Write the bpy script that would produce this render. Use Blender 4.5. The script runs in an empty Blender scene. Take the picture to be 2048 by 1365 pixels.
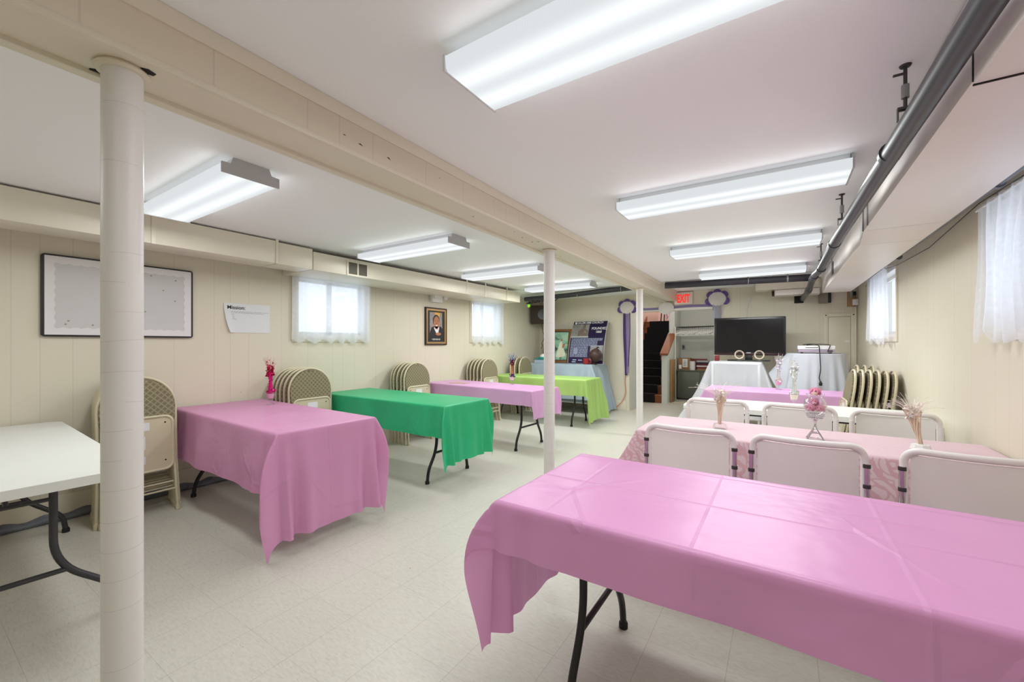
import bpy, bmesh, math, random
from mathutils import Vector, Matrix
PI = math.pi
R = math.radians
random.seed(7)
scene = bpy.context.scene
COL = scene.collection

# ------------------------------------------------------------------ helpers
def lin(c):
    return tuple(((v/255)/12.92 if v/255 <= .04045 else (((v/255)+.055)/1.055)**2.4) for v in c)

def NB():
    return bmesh.new()

def obj(name, bm, mat, parent=None, smooth=35, loc=None):
    me = bpy.data.meshes.new(name)
    bmesh.ops.recalc_face_normals(bm, faces=bm.faces[:])
    bm.to_mesh(me); bm.free()
    if smooth:
        for p in me.polygons: p.use_smooth = True
        me.set_sharp_from_angle(angle=R(smooth))
    if mat is not None:
        for m in (mat if isinstance(mat, (list, tuple)) else [mat]):
            me.materials.append(m)
    o = bpy.data.objects.new(name, me)
    COL.objects.link(o)
    if parent is not None: o.parent = parent
    if loc is not None: o.location = loc
    return o

def tag(o, label=None, cat=None, group=None, kind=None):
    if label: o['label'] = label
    if cat: o['category'] = cat
    if group: o['group'] = group
    if kind: o['kind'] = kind
    return o

def thing(name, label, cat, loc=(0, 0, 0), rot=(0, 0, 0), group=None):
    o = bpy.data.objects.new(name, None)
    o.empty_display_size = .1
    COL.objects.link(o)
    o.location = loc
    o.rotation_euler = rot if isinstance(rot, (tuple, list)) else (0, 0, rot)
    return tag(o, label, cat, group)

def struct(name, bm, mat, parent=None, smooth=35, label=None):
    o = obj(name, bm, mat, parent, smooth)
    if parent is None:
        o['kind'] = 'structure'
        if label: o['label'] = label
    return o

def dup(root, loc, rot, label, group=None):
    r = root.copy(); COL.objects.link(r)
    r.location = loc; r.rotation_euler = rot if isinstance(rot, (tuple, list)) else (0, 0, rot)
    r['label'] = label
    if group: r['group'] = group
    for ch in list(root.children):
        c = ch.copy(); COL.objects.link(c); c.parent = r
        for g in list(ch.children):
            d = g.copy(); COL.objects.link(d); d.parent = c
    return r

def box(bm, x0, x1, y0, y1, z0, z1, bev=0, seg=2, mi=0):
    M = Matrix.Translation(((x0+x1)/2, (y0+y1)/2, (z0+z1)/2)) @ Matrix.Diagonal((abs(x1-x0), abs(y1-y0), abs(z1-z0), 1))
    g = bmesh.ops.create_cube(bm, size=1, matrix=M)
    fs = set(f for v in g['verts'] for f in v.link_faces)
    for f in fs: f.material_index = mi
    if bev:
        es = list(set(e for v in g['verts'] for e in v.link_edges))
        r = bmesh.ops.bevel(bm, geom=es, offset=bev, segments=seg, affect='EDGES', profile=.5)
        for f in r['faces']: f.material_index = mi
    return g

def fillet(pts, rad, n=6):
    pts = [Vector(p) for p in pts]
    out = [pts[0]]
    for i in range(1, len(pts)-1):
        a, b, c = pts[i-1], pts[i], pts[i+1]
        u = (a-b); v = (c-b)
        r = min(rad, u.length*.48, v.length*.48)
        p0 = b+u.normalized()*r; p2 = b+v.normalized()*r
        for k in range(n+1):
            t = k/n
            out.append((1-t)**2*p0+2*t*(1-t)*b+t*t*p2)
    out.append(pts[-1])
    return out

def tube(bm, pts, r, n=10, cap=True, closed=False, mi=0):
    pts = [Vector(p) for p in pts]
    q = [pts[0]]
    for p in pts[1:]:
        if (p-q[-1]).length > 1e-6: q.append(p)
    pts = q
    N = len(pts)
    rr = r if isinstance(r, (list, tuple)) else None
    rings = []
    prev = None
    for i, p in enumerate(pts):
        if closed: t = (pts[(i+1) % N]-pts[i-1])
        elif i == 0: t = pts[1]-pts[0]
        elif i == N-1: t = pts[-1]-pts[-2]
        else: t = (pts[i+1]-pts[i]).normalized()+(pts[i]-pts[i-1]).normalized()
        t.normalize()
        if prev is None:
            a = Vector((0, 0, 1)) if abs(t.z) < .9 else Vector((1, 0, 0))
            u = t.cross(a).normalized()
        else:
            u = (prev-t*prev.dot(t))
            if u.length < 1e-6: u = t.orthogonal()
            u.normalize()
        prev = u
        w = t.cross(u)
        ra = rr[min(i, len(rr)-1)] if rr else r
        rings.append([bm.verts.new(p+(u*math.cos(2*PI*k/n)+w*math.sin(2*PI*k/n))*ra) for k in range(n)])
    M = N if closed else N-1
    for i in range(M):
        A, B_ = rings[i], rings[(i+1) % N]
        for k in range(n):
            f = bm.faces.new((A[k], A[(k+1) % n], B_[(k+1) % n], B_[k])); f.material_index = mi
    if cap and not closed:
        f = bm.faces.new(rings[0][::-1]); f.material_index = mi
        f = bm.faces.new(rings[-1]); f.material_index = mi

def lathe(bm, prof, n=24, c=(0, 0, 0), mi=0):
    c = Vector(c)
    rings = []
    for r, z in prof:
        if r < 1e-5: rings.append([bm.verts.new(c+Vector((0, 0, z)))])
        else: rings.append([bm.verts.new(c+Vector((r*math.cos(2*PI*k/n), r*math.sin(2*PI*k/n), z))) for k in range(n)])
    for A, B_ in zip(rings[:-1], rings[1:]):
        if len(A) == 1 and len(B_) == 1: continue
        for k in range(n):
            if len(A) == 1: f = bm.faces.new((A[0], B_[(k+1) % n], B_[k]))
            elif len(B_) == 1: f = bm.faces.new((A[k], A[(k+1) % n], B_[0]))
            else: f = bm.faces.new((A[k], A[(k+1) % n], B_[(k+1) % n], B_[k]))
            f.material_index = mi

def cyl(bm, c, r, z0, z1, n=24, mi=0):
    lathe(bm, [(0, z0), (r, z0), (r, z1), (0, z1)], n, c, mi)

def prism(bm, out2d, d0, d1, plane='xz', mi=0):
    """outline extruded between d0 and d1 along the axis missing from plane"""
    def P(a, b, d):
        return {'xz': (a, d, b), 'xy': (a, b, d), 'yz': (d, a, b)}[plane]
    A = [bm.verts.new(P(a, b, d0)) for a, b in out2d]
    B_ = [bm.verts.new(P(a, b, d1)) for a, b in out2d]
    n = len(A)
    for f in ([bm.faces.new(A), bm.faces.new(B_[::-1])]+[bm.faces.new((A[k], B_[k], B_[(k+1) % n], A[(k+1) % n])) for k in range(n)]):
        f.material_index = mi

def sheet(bm, fn, nu, nv, mi=0):
    g = [[bm.verts.new(fn(i/nu, j/nv)) for j in range(nv+1)] for i in range(nu+1)]
    for i in range(nu):
        for j in range(nv):
            f = bm.faces.new((g[i][j], g[i+1][j], g[i+1][j+1], g[i][j+1])); f.material_index = mi

def rrect(x0, x1, z0, z1, r, n=5):
    o = []
    for cx, cz, a0 in ((x1-r, z1-r, 0), (x0+r, z1-r, 90), (x0+r, z0+r, 180), (x1-r, z0+r, 270)):
        for k in range(n+1):
            a = R(a0+90*k/n); o.append((cx+r*math.cos(a), cz+r*math.sin(a)))
    return o

def disc(bm, c, r, axis='y', n=20, th=.002, sx=1, sz=1, mi=0):
    o = [(c[0]+r*sx*math.cos(2*PI*k/n), c[2]+r*sz*math.sin(2*PI*k/n)) for k in range(n)]
    if axis == 'y': prism(bm, o, c[1], c[1]+th, 'xz', mi)
    elif axis == 'x':
        o = [(c[1]+r*sx*math.cos(2*PI*k/n), c[2]+r*sz*math.sin(2*PI*k/n)) for k in range(n)]
        prism(bm, o, c[0], c[0]+th, 'yz', mi)
    else:
        o = [(c[0]+r*sx*math.cos(2*PI*k/n), c[1]+r*sz*math.sin(2*PI*k/n)) for k in range(n)]
        prism(bm, o, c[2], c[2]+th, 'xy', mi)

def xform(bm, M):
    bmesh.ops.transform(bm, matrix=M, verts=bm.verts[:])

def text_bm(body, size, depth=.0006, bold=0.0, align='LEFT', M=None):
    cu = bpy.data.curves.new('t', 'FONT')
    cu.body = body; cu.size = size; cu.extrude = depth; cu.offset = bold; cu.align_x = align
    cu.resolution_u = 3
    o = bpy.data.objects.new('t', cu)
    COL.objects.link(o)
    bpy.context.view_layer.update()
    me = bpy.data.meshes.new_from_object(o.evaluated_get(bpy.context.evaluated_depsgraph_get()))
    bm = NB(); bm.from_mesh(me)
    bpy.data.objects.remove(o); bpy.data.curves.remove(cu); bpy.data.meshes.remove(me)
    if M is not None: xform(bm, M)
    return bm

def merge(dst, src):
    me = bpy.data.meshes.new('tmp'); src.to_mesh(me); src.free()
    dst.from_mesh(me); bpy.data.meshes.remove(me)

# ------------------------------------------------------------------ materials
class NT:
    def __init__(s, name):
        s.m = bpy.data.materials.new(name); s.m.use_nodes = True
        s.t = s.m.node_tree; s.t.nodes.clear()
        s.out = s.n('ShaderNodeOutputMaterial')
    def n(s, typ, **kw):
        nd = s.t.nodes.new(typ)
        for k, v in kw.items(): setattr(nd, k, v)
        return nd
    def l(s, a, b): s.t.links.new(a, b)
    def set(s, sock, v):
        if hasattr(v, 'is_linked') or isinstance(v, bpy.types.NodeSocket): s.l(v, sock)
        else: sock.default_value = v
    def math(s, op, a, b=0.0, c=0.0, clamp=False):
        nd = s.n('ShaderNodeMath', operation=op, use_clamp=clamp)
        s.set(nd.inputs[0], a); s.set(nd.inputs[1], b); s.set(nd.inputs[2], c)
        return nd.outputs[0]
    def mix(s, f, a, b):
        nd = s.n('ShaderNodeMix', data_type='RGBA')
        s.set(nd.inputs[0], f)
        for sock, v in ((nd.inputs[6], a), (nd.inputs[7], b)):
            if isinstance(v, bpy.types.NodeSocket): s.l(v, sock)
            else: sock.default_value = (*v, 1) if len(v) == 3 else v
        return nd.outputs[2]
    def coord(s, kind='Object', scale=(1, 1, 1), rot=(0, 0, 0), loc=(0, 0, 0)):
        tc = s.n('ShaderNodeTexCoord'); mp = s.n('ShaderNodeMapping')
        s.l(tc.outputs[kind], mp.inputs[0])
        mp.inputs['Scale'].default_value = scale; mp.inputs['Rotation'].default_value = rot; mp.inputs['Location'].default_value = loc
        return mp.outputs[0]
    def xyz(s, v):
        nd = s.n('ShaderNodeSeparateXYZ'); s.l(v, nd.inputs[0]); return nd.outputs
    def noise(s, v, scale=5, detail=3, rough=.5, out='Fac', dist=0):
        nd = s.n('ShaderNodeTexNoise'); s.l(v, nd.inputs['Vector'])
        nd.inputs['Scale'].default_value = scale; nd.inputs['Detail'].default_value = detail
        nd.inputs['Roughness'].default_value = rough; nd.inputs['Distortion'].default_value = dist
        return nd.outputs[out]
    def voro(s, v, scale=5, feature='F1', out='Distance'):
        nd = s.n('ShaderNodeTexVoronoi', feature=feature); s.l(v, nd.inputs['Vector']); nd.inputs['Scale'].default_value = scale
        return nd.outputs[out]
    def ramp(s, f, stops):
        nd = s.n('ShaderNodeValToRGB'); s.l(f, nd.inputs[0])
        el = nd.color_ramp.elements
        while len(el) > 1: el.remove(el[-1])
        el[0].position = stops[0][0]; el[0].color = (*stops[0][1], 1)
        for p, c in stops[1:]:
            e = el.new(p); e.color = (*c, 1)
        return nd.outputs[0]
    def bump(s, h, strength=.3, dist=.01):
        nd = s.n('ShaderNodeBump'); s.l(h, nd.inputs['Height'])
        nd.inputs['Strength'].default_value = strength; nd.inputs['Distance'].default_value = dist
        return nd.outputs[0]
    def pbr(s, col, rough=.5, metal=0, normal=None, spec=.5, **kw):
        nd = s.n('ShaderNodeBsdfPrincipled')
        if isinstance(col, bpy.types.NodeSocket): s.l(col, nd.inputs['Base Color'])
        else: nd.inputs['Base Color'].default_value = (*col, 1)
        s.set(nd.inputs['Roughness'], rough); nd.inputs['Metallic'].default_value = metal
        nd.inputs['Specular IOR Level'].default_value = spec
        for k, v in kw.items(): s.set(nd.inputs[k], v)
        if normal is not None: s.l(normal, nd.inputs['Normal'])
        return nd.outputs[0]
    def fin(s, sh):
        s.l(sh, s.out.inputs[0]); return s.m

def simple(name, rgb, rough=.5, metal=0, var=.06, nscale=12, bump=0, spec=.5):
    t = NT(name); v = t.coord()
    f = t.noise(v, nscale, 4)
    c = lin(rgb)
    col = t.mix(f, tuple(x*(1-var) for x in c), tuple(min(1, x*(1+var)) for x in c))
    nm = t.bump(t.noise(v, nscale*6, 3), bump, .004) if bump else None
    return t.fin(t.pbr(col, rough, metal, nm, spec))

def make_wall(name, axis, rgb):
    t = NT(name); v = t.coord(); X = t.xyz(v)
    c = t.math('FRACT', t.math('DIVIDE', t.math('ADD', X[axis], 20.13), 1.22))
    tot = None
    for o_ in (.02, .155, .42, .66, .91):
        d = t.math('LESS_THAN', t.math('ABSOLUTE', t.math('SUBTRACT', c, o_)), .0022)
        tot = d if tot is None else t.math('ADD', tot, d)
    n1 = t.noise(v, 1.3, 4); n2 = t.noise(t.coord(scale=(9, 9, 1.2)), 4, 4)
    base = lin(rgb)
    col = t.mix(n1, tuple(x*.95 for x in base), tuple(min(1, x*1.05) for x in base))
    col = t.mix(t.math('MULTIPLY', tot, .2), col, tuple(x*.45 for x in base))
    sp = t.math('LESS_THAN', t.voro(v, 1.7), .012)
    col = t.mix(t.math('MULTIPLY', sp, .5), col, tuple(x*.35 for x in base))
    h = t.math('SUBTRACT', t.math('MULTIPLY', n2, .06), tot)
    return t.fin(t.pbr(col, t.math('ADD', t.math('MULTIPLY', n2, .2), .32), 0, t.bump(h, .25, .004), .4))

def make_floor():
    t = NT('vinyl_tile'); v = t.coord(); X = t.xyz(v)
    T = .3048
    gx = t.math('DIVIDE', t.math('ADD', X[0], 2.316+T*40), T); gy = t.math('DIVIDE', t.math('SUBTRACT', X[1], .6176-T*40), T)
    fx = t.math('FRACT', gx); fy = t.math('FRACT', gy)
    ex = t.math('MINIMUM', fx, t.math('SUBTRACT', 1, fx)); ey = t.math('MINIMUM', fy, t.math('SUBTRACT', 1, fy))
    wob = t.math('MULTIPLY', t.noise(v, 2.2, 2), .006)
    lx = t.math('LESS_THAN', ex, .0035); ly = t.math('LESS_THAN', ey, t.math('SUBTRACT', wob, .0007))
    line = t.math('MAXIMUM', lx, ly)
    cx = t.n('ShaderNodeCombineXYZ'); t.l(t.math('FLOOR', gx), cx.inputs[0]); t.l(t.math('FLOOR', gy), cx.inputs[1])
    wn = t.n('ShaderNodeTexWhiteNoise'); t.l(cx.outputs[0], wn.inputs['Vector'])
    st = t.noise(t.coord(scale=(11, 52, 7), rot=(0, 0, .35)), 2.6, 5, .62, dist=.7)
    st2 = t.noise(t.coord(scale=(22, 9, 7), rot=(0, 0, .2)), 3.1, 5, .6, dist=.5)
    base = lin((208, 206, 195)); dk = lin((192, 189, 177)); li = lin((218, 216, 207))
    col = t.ramp(st, [(.3, dk), (.5, base), (.72, li)])
    col = t.mix(t.math('MULTIPLY', st2, .35), col, lin((200, 197, 185)))
    col = t.mix(t.math('MULTIPLY', wn.outputs[0], .10), col, dk)
    col = t.mix(t.math('MULTIPLY', t.noise(v, .8, 3), .22), col, lin((203, 196, 186)))
    col = t.mix(t.math('MULTIPLY', line, .42), col, lin((118, 113, 102)))
    vd = t.voro(v, 5.2); vc = t.voro(v, 5.2, out='Color')
    spk = t.math('LESS_THAN', vd, .022)
    cs = t.n('ShaderNodeSeparateColor'); t.l(vc, cs.inputs[0])
    spk = t.math('MULTIPLY', spk, t.math('GREATER_THAN', cs.outputs[0], .45))
    sc = t.mix(t.math('GREATER_THAN', cs.outputs[1], .6), lin((70, 62, 52)), lin((165, 60, 48)))
    col = t.mix(t.math('MULTIPLY', spk, .8), col, sc)
    rough = t.math('ADD', t.math('MULTIPLY', st2, .18), .25)
    return t.fin(t.pbr(col, rough, 0, t.bump(t.math('SUBTRACT', t.math('MULTIPLY', st, .1), line), .12, .002), .4))

def make_cloth(name, rgb, transl=.3, rough=.33, crease=.5, sheer=0.0, foldlines=True):
    t = NT(name); v = t.coord(); X = t.xyz(v)
    n1 = t.noise(v, 2.6, 3, .5, dist=.3); n2 = t.noise(t.coord(scale=(1, 1.6, 1)), 9, 3)
    e = t.voro(t.coord(rot=(0, 0, .5)), 2.1, 'DISTANCE_TO_EDGE')
    cr = t.math('SUBTRACT', 1, t.math('MULTIPLY', e, 26, clamp=True), clamp=True)
    msk = t.math('GREATER_THAN', t.noise(v, 1.6, 2), .5)
    h = t.math('ADD', t.math('MULTIPLY', n1, .9), t.math('MULTIPLY', n2, .16))
    h = t.math('ADD', h, t.math('MULTIPLY', t.math('MULTIPLY', cr, msk), .28*crease))
    if foldlines:
        for ax, per, off in ((0, .46, .13), (1, .345, .2)):
            f = t.math('FRACT', t.math('DIVIDE', t.math('ADD', X[ax], 10+off), per))
            d = t.math('ABSOLUTE', t.math('SUBTRACT', f, .5))
            ln = t.math('SUBTRACT', 1, t.math('MULTIPLY', d, 40, clamp=True), clamp=True)
            h = t.math('ADD', h, t.math('MULTIPLY', ln, .16*crease))
    c = lin(rgb)
    col = t.mix(n1, tuple(x*.93 for x in c), tuple(min(1, x*1.06) for x in c))
    nm = t.bump(h, .9*max(crease, .35), .035)
    p = t.pbr(col, rough, 0, nm, .45)
    tr = t.n('ShaderNodeBsdfTranslucent'); t.l(col, tr.inputs[0]); t.l(nm, tr.inputs['Normal'])
    mx = t.n('ShaderNodeMixShader'); mx.inputs[0].default_value = transl
    t.l(p, mx.inputs[1]); t.l(tr.outputs[0], mx.inputs[2])
    o = mx.outputs[0]
    if sheer:
        tp = t.n('ShaderNodeBsdfTransparent'); m2 = t.n('ShaderNodeMixShader'); m2.inputs[0].default_value = sheer
        t.l(o, m2.inputs[1]); t.l(tp.outputs[0], m2.inputs[2]); o = m2.outputs[0]
    return t.fin(o)

def make_curtain():
    t = NT('sheer_lace'); v = t.coord()
    lace = t.voro(t.coord(scale=(1, 1, 1)), 22)
    fl = t.math('LESS_THAN', lace, .28)
    n = t.noise(v, 40, 2)
    df = t.n('ShaderNodeBsdfDiffuse'); df.inputs[0].default_value = (*lin((244, 246, 250)), 1)
    tr = t.n('ShaderNodeBsdfTranslucent'); tr.inputs[0].default_value = (*lin((246, 248, 252)), 1)
    tp = t.n('ShaderNodeBsdfTransparent')
    m1 = t.n('ShaderNodeMixShader'); m1.inputs[0].default_value = .5
    t.l(df.outputs[0], m1.inputs[1]); t.l(tr.outputs[0], m1.inputs[2])
    m2 = t.n('ShaderNodeMixShader')
    a = t.math('SUBTRACT', t.math('ADD', .20, t.math('MULTIPLY', n, .12)), t.math('MULTIPLY', fl, .03))
    t.l(a, m2.inputs[0]); t.l(m1.outputs[0], m2.inputs[1]); t.l(tp.outputs[0], m2.inputs[2])
    return t.fin(m2.outputs[0])

def make_fabric():
    t = NT('diamond_fabric'); v = t.coord(rot=(0, PI/4, 0)); X = t.xyz(v)
    S = .031
    def ln(c):
        f = t.math('FRACT', t.math('ADD', t.math('DIVIDE', c, S), 50))
        return t.math('ABSOLUTE', t.math('SUBTRACT', f, .5))
    a = ln(X[0]); b = ln(X[2])
    edge = t.math('GREATER_THAN', t.math('MAXIMUM', a, b), .405)
    n = t.noise(t.coord(), 160, 3)
    col = t.mix(n, lin((116, 108, 86)), lin((138, 130, 106)))
    col = t.mix(t.math('MULTIPLY', edge, .85), col, lin((160, 151, 122)))
    half = t.math('LESS_THAN', t.math('ADD', a, b), .3)
    col = t.mix(t.math('MULTIPLY', half, .25), col, lin((86, 80, 62)))
    return t.fin(t.pbr(col, .85, 0, t.bump(n, .4, .003), .2))

def make_lace():
    t = NT('pink_lace'); v = t.coord(); X = t.xyz(v)
    d = t.voro(v, 7.5)
    ring = t.math('ABSOLUTE', t.math('SINE', t.math('MULTIPLY', d, 20)))
    ring = t.math('LESS_THAN', ring, .38)
    w = t.n('ShaderNodeTexWave', wave_type='BANDS', bands_direction='DIAGONAL'); t.l(v, w.inputs[0])
    w.inputs['Scale'].default_value = 9; w.inputs['Distortion'].default_value = 9; w.inputs['Detail'].default_value = 2
    g = t.n('ShaderNodeNewGeometry'); gn = t.xyz(g.outputs['Normal'])
    side = t.math('LESS_THAN', t.math('ABSOLUTE', gn[2]), .6)
    m = t.math('MAXIMUM', ring, t.math('GREATER_THAN', w.outputs['Fac'], .72))
    m = t.math('MULTIPLY', m, t.math('ADD', t.math('MULTIPLY', side, .75), .12))
    mesh = t.math('GREATER_THAN', t.math('SINE', t.math('MULTIPLY', t.math('ADD', X[0], X[2]), 700)), .2)
    col = t.mix(m, lin((240, 216, 224)), lin((226, 180, 190)))
    col = t.mix(t.math('MULTIPLY', mesh, .1), col, lin((205, 140, 150)))
    p = t.pbr(col, .8, 0, t.bump(m, .3, .003), .2)
    tr = t.n('ShaderNodeBsdfTranslucent'); t.l(col, tr.inputs[0])
    mx = t.n('ShaderNodeMixShader'); mx.inputs[0].default_value = .25
    t.l(p, mx.inputs[1]); t.l(tr.outputs[0], mx.inputs[2])
    return t.fin(mx.outputs[0])

LENS_E = .98
def make_lens():
    t = NT('ribbed_diffuser'); v = t.coord(); X = t.xyz(v)
    def g(o_):
        d = t.math('SUBTRACT', X[1], o_)
        return t.math('EXPONENT', t.math('MULTIPLY', t.math('MULTIPLY', d, d), -520))
    b = t.math('ADD', g(-.062), g(.062))
    dots = t.math('MULTIPLY', t.math('SINE', t.math('MULTIPLY', X[0], 900)), t.math('SINE', t.math('MULTIPLY', X[1], 900)))
    s = t.math('ADD', t.math('MULTIPLY', b, .34), t.math('ADD', .74, t.math('MULTIPLY', dots, .02)))
    em = t.n('ShaderNodeEmission'); em.inputs[0].default_value = (.93, .975, 1, 1)
    t.l(t.math('MULTIPLY', s, LENS_E), em.inputs[1])
    gl = t.n('ShaderNodeBsdfGlossy'); gl.inputs['Roughness'].default_value = .3
    mx = t.n('ShaderNodeMixShader'); mx.inputs[0].default_value = .04
    t.l(em.outputs[0], mx.inputs[1]); t.l(gl.outputs[0], mx.inputs[2])
    return t.fin(mx.outputs[0])

def emis(name, rgb, s):
    t = NT(name); em = t.n('ShaderNodeEmission'); em.inputs[0].default_value = (*lin(rgb), 1); em.inputs[1].default_value = s
    return t.fin(em.outputs[0])

def make_glass(name, tint=(1, 1, 1), alpha=.75):
    t = NT(name)
    gl = t.n('ShaderNodeBsdfGlossy'); gl.inputs['Roughness'].default_value = .05
    tp = t.n('ShaderNodeBsdfTransparent'); tp.inputs[0].default_value = (*tint, 1)
    lw = t.n('ShaderNodeLayerWeight'); lw.inputs[0].default_value = .35
    mx = t.n('ShaderNodeMixShader')
    t.l(t.math('ADD', t.math('MULTIPLY', lw.outputs['Facing'], .5), 1-alpha-.17, clamp=True), mx.inputs[0])
    t.l(tp.outputs[0], mx.inputs[1]); t.l(gl.outputs[0], mx.inputs[2])
    return t.fin(mx.outputs[0])

def make_ceiling():
    t = NT('ceiling_paint'); v = t.coord()
    n = t.noise(v, 1.1, 4)
    col = t.mix(n, lin((243, 245, 246)), lin((250, 251, 252)))
    sc = t.math('LESS_THAN', t.voro(t.coord(scale=(1, 2.6, 1), rot=(0, 0, .6)), .9), .012)
    col = t.mix(t.math('MULTIPLY', sc, .45), col, lin((120, 116, 112)))
    return t.fin(t.pbr(col, .6, 0, t.bump(t.noise(v, 60, 3), .08, .003), .25))

def make_column():
    t = NT('wrapped_column_paint'); v = t.coord(); X = t.xyz(v)
    w = t.math('ADD', X[2], t.math('MULTIPLY', t.noise(v, 3, 3), .05))
    f = t.math('FRACT', t.math('DIVIDE', w, .083))
    ln = t.math('LESS_THAN', f, .018)
    msk = t.math('GREATER_THAN', t.noise(t.coord(scale=(.6, .6, 3)), 5, 2), .47)
    m = t.math('MULTIPLY', ln, msk)
    base = lin((228, 224, 221))
    col = t.mix(t.noise(v, 6, 3), tuple(x*.97 for x in base), base)
    col = t.mix(t.math('MULTIPLY', m, .3), col, lin((150, 142, 132)))
    h = t.math('ADD', t.math('MULTIPLY', m, -1), t.math('MULTIPLY', t.noise(t.coord(scale=(2, 2, 14)), 5, 3), .5))
    return t.fin(t.pbr(col, .38, 0, t.bump(h, .25, .004), .4))

def make_wood(name, a, b):
    t = NT(name); v = t.coord(scale=(3, 3, 26))
    n = t.noise(v, 3, 5, .6, dist=.8)
    return t.fin(t.pbr(t.mix(n, lin(a), lin(b)), .4, 0, None, .4))

CREAM = (224, 216, 197)
M = {}
M['ceiling'] = make_ceiling()
M['wall_y'] = make_wall('cream_panelling', 1, CREAM)
M['wall_x'] = make_wall('cream_panelling_back', 0, CREAM)
M['floor'] = make_floor()
M['cream'] = simple('cream_paint', (226, 218, 198), .42, var=.04, nscale=5)
M['beam'] = make_wall('beam_panelling', 1, (226, 215, 194))
M['column'] = make_column()
M['duct_cream'] = simple('duct_cream_paint', (228, 221, 203), .35, var=.03, nscale=3)
M['duct_white'] = simple('duct_white_paint', (226, 219, 213), .35, var=.03, nscale=3)
M['pipe_black'] = simple('black_pipe', (42, 40, 48), .38, var=.15, nscale=20, spec=.6)
M['pipe_grey'] = simple('grey_conduit', (120, 124, 134), .35, .3, var=.1)
M['galv'] = simple('galvanised_steel', (150, 152, 152), .35, .7)
M['dark_steel'] = simple('dark_steel', (72, 70, 68), .5, .5)
M['table_white'] = simple('white_table_plastic', (232, 233, 229), .45, var=.03, nscale=8, bump=.05)
M['leg'] = simple('charcoal_leg_enamel', (62, 61, 64), .4, .3, var=.15)
M['leg_black'] = simple('black_leg_enamel', (34, 33, 36), .4, .2, var=.15)
M['rubber'] = simple('black_rubber', (28, 27, 27), .7)
M['beige_metal'] = simple('beige_enamel', (205, 195, 168), .35, .1, var=.03)
M['fabric'] = make_fabric()
M['sticker'] = simple('white_sticker', (222, 222, 224), .5)
M['dark'] = simple('dark_void', (30, 27, 24), .8)
M['pink'] = make_cloth('pink_plastic', (236, 170, 220), .22)
M['rose'] = make_cloth('rose_plastic', (234, 168, 212), .25)
M['mauve'] = make_cloth('mauve_plastic', (236, 184, 230), .25, crease=.25)
M['green'] = make_cloth('green_plastic', (58, 202, 142), .3, crease=.3)
M['lime'] = make_cloth('lime_plastic', (190, 226, 132), .3, crease=.15)
M['blue'] = make_cloth('pale_blue_plastic', (186, 203, 216), .25, crease=.3)
M['white_cloth'] = make_cloth('white_satin', (222, 226, 234), .2, .5, crease=.15, foldlines=False)
M['sheer_cloth'] = make_cloth('sheer_white_voile', (236, 238, 244), .3, .6, crease=.1, sheer=.48, foldlines=False)
M['lace'] = make_lace()
M['curtain'] = make_curtain()
M['lens'] = make_lens()
M['housing'] = simple('white_enamel', (226, 227, 230), .35, var=.02)
M['end_cap'] = simple('grey_end_cap', (188, 189, 192), .4, var=.02)
M['white_vinyl'] = simple('white_vinyl', (236, 232, 230), .4, var=.02)
M['white_plastic'] = simple('white_plastic', (235, 235, 233), .35, var=.02)
M['chrome'] = simple('chrome', (205, 200, 205), .12, 1, var=.02)
M['black'] = simple('black_plastic', (24, 24, 27), .3)
M['screen'] = simple('tv_screen', (20, 20, 24), .12, var=.05)
M['wood'] = make_wood('brown_wood', (104, 66, 34), (140, 92, 50))
M['oak'] = make_wood('stair_oak', (112, 62, 28), (146, 84, 42))
M['board_wood'] = make_wood('plywood', (150, 116, 74), (172, 136, 90))
M['carpet'] = simple('black_carpet', (17, 13, 15), .95, bump=.5, nscale=60)
M['grey_wall'] = simple('grey_wall_paint', (208, 211, 206), .55, var=.02, nscale=2)
M['pinkish'] = simple('stairwell_paint', (226, 196, 184), .6, var=.02, nscale=2)
M['trim'] = simple('white_trim', (234, 230, 222), .4, var=.02)
M['steel_cab'] = simple('grey_green_steel', (92, 97, 88), .42, .1, var=.05)
M['cardboard'] = simple('cardboard', (146, 112, 78), .8)
M['paper'] = simple('white_paper', (228, 229, 232), .7, var=.015)
M['ink'] = simple('black_ink', (30, 31, 36), .6)
M['grey_ink'] = simple('grey_ink', (168, 170, 174), .7)
M['pin'] = simple('grey_pin', (150, 148, 132), .5)
M['board'] = simple('grey_board_paper', (208, 207, 207), .75, var=.03, nscale=4)
M['border'] = simple('white_scalloped_border', (230, 227, 228), .7, var=.02)
M['black_frame'] = simple('black_frame', (32, 30, 32), .5)
M['gold'] = simple('gold_frame', (176, 140, 92), .4, .3)
M['dark_brown'] = simple('dark_brown', (46, 28, 20), .5)
M['speaker'] = simple('speaker_brown', (60, 46, 38), .7, bump=.3, nscale=80)
M['purple'] = simple('purple_paper', (104, 78, 148), .7)
M['purple_dk'] = simple('dark_purple_print', (58, 42, 92), .45, var=.12, nscale=4)
M['pale_ribbon'] = simple('pale_ribbon', (206, 208, 222), .5)
M['lilac'] = simple('lilac_ribbon', (176, 160, 206), .5)
M['paper_lantern'] = simple('white_tissue', (234, 230, 226), .8, bump=.5, nscale=60)
M['red_sign'] = emis('red_sign_letters', (255, 52, 44), 1.0)
M['sign_face'] = simple('sign_face', (236, 222, 214), .4)
M['red'] = simple('red_ceramic', (158, 44, 46), .3)
M['dk_red'] = simple('dark_red', (120, 32, 34), .5)
M['gourd'] = simple('carved_brown', (72, 48, 44), .5, var=.5, nscale=18)
M['teal'] = simple('teal_plastic', (32, 136, 132), .3)
M['clear_bin'] = simple('cloudy_plastic', (178, 190, 206), .3, var=.08)
M['orange'] = simple('orange_cord', (214, 132, 86), .5)
M['fuchsia'] = simple('fuchsia_foil', (214, 30, 128), .25, .4, var=.3, nscale=60)
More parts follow.
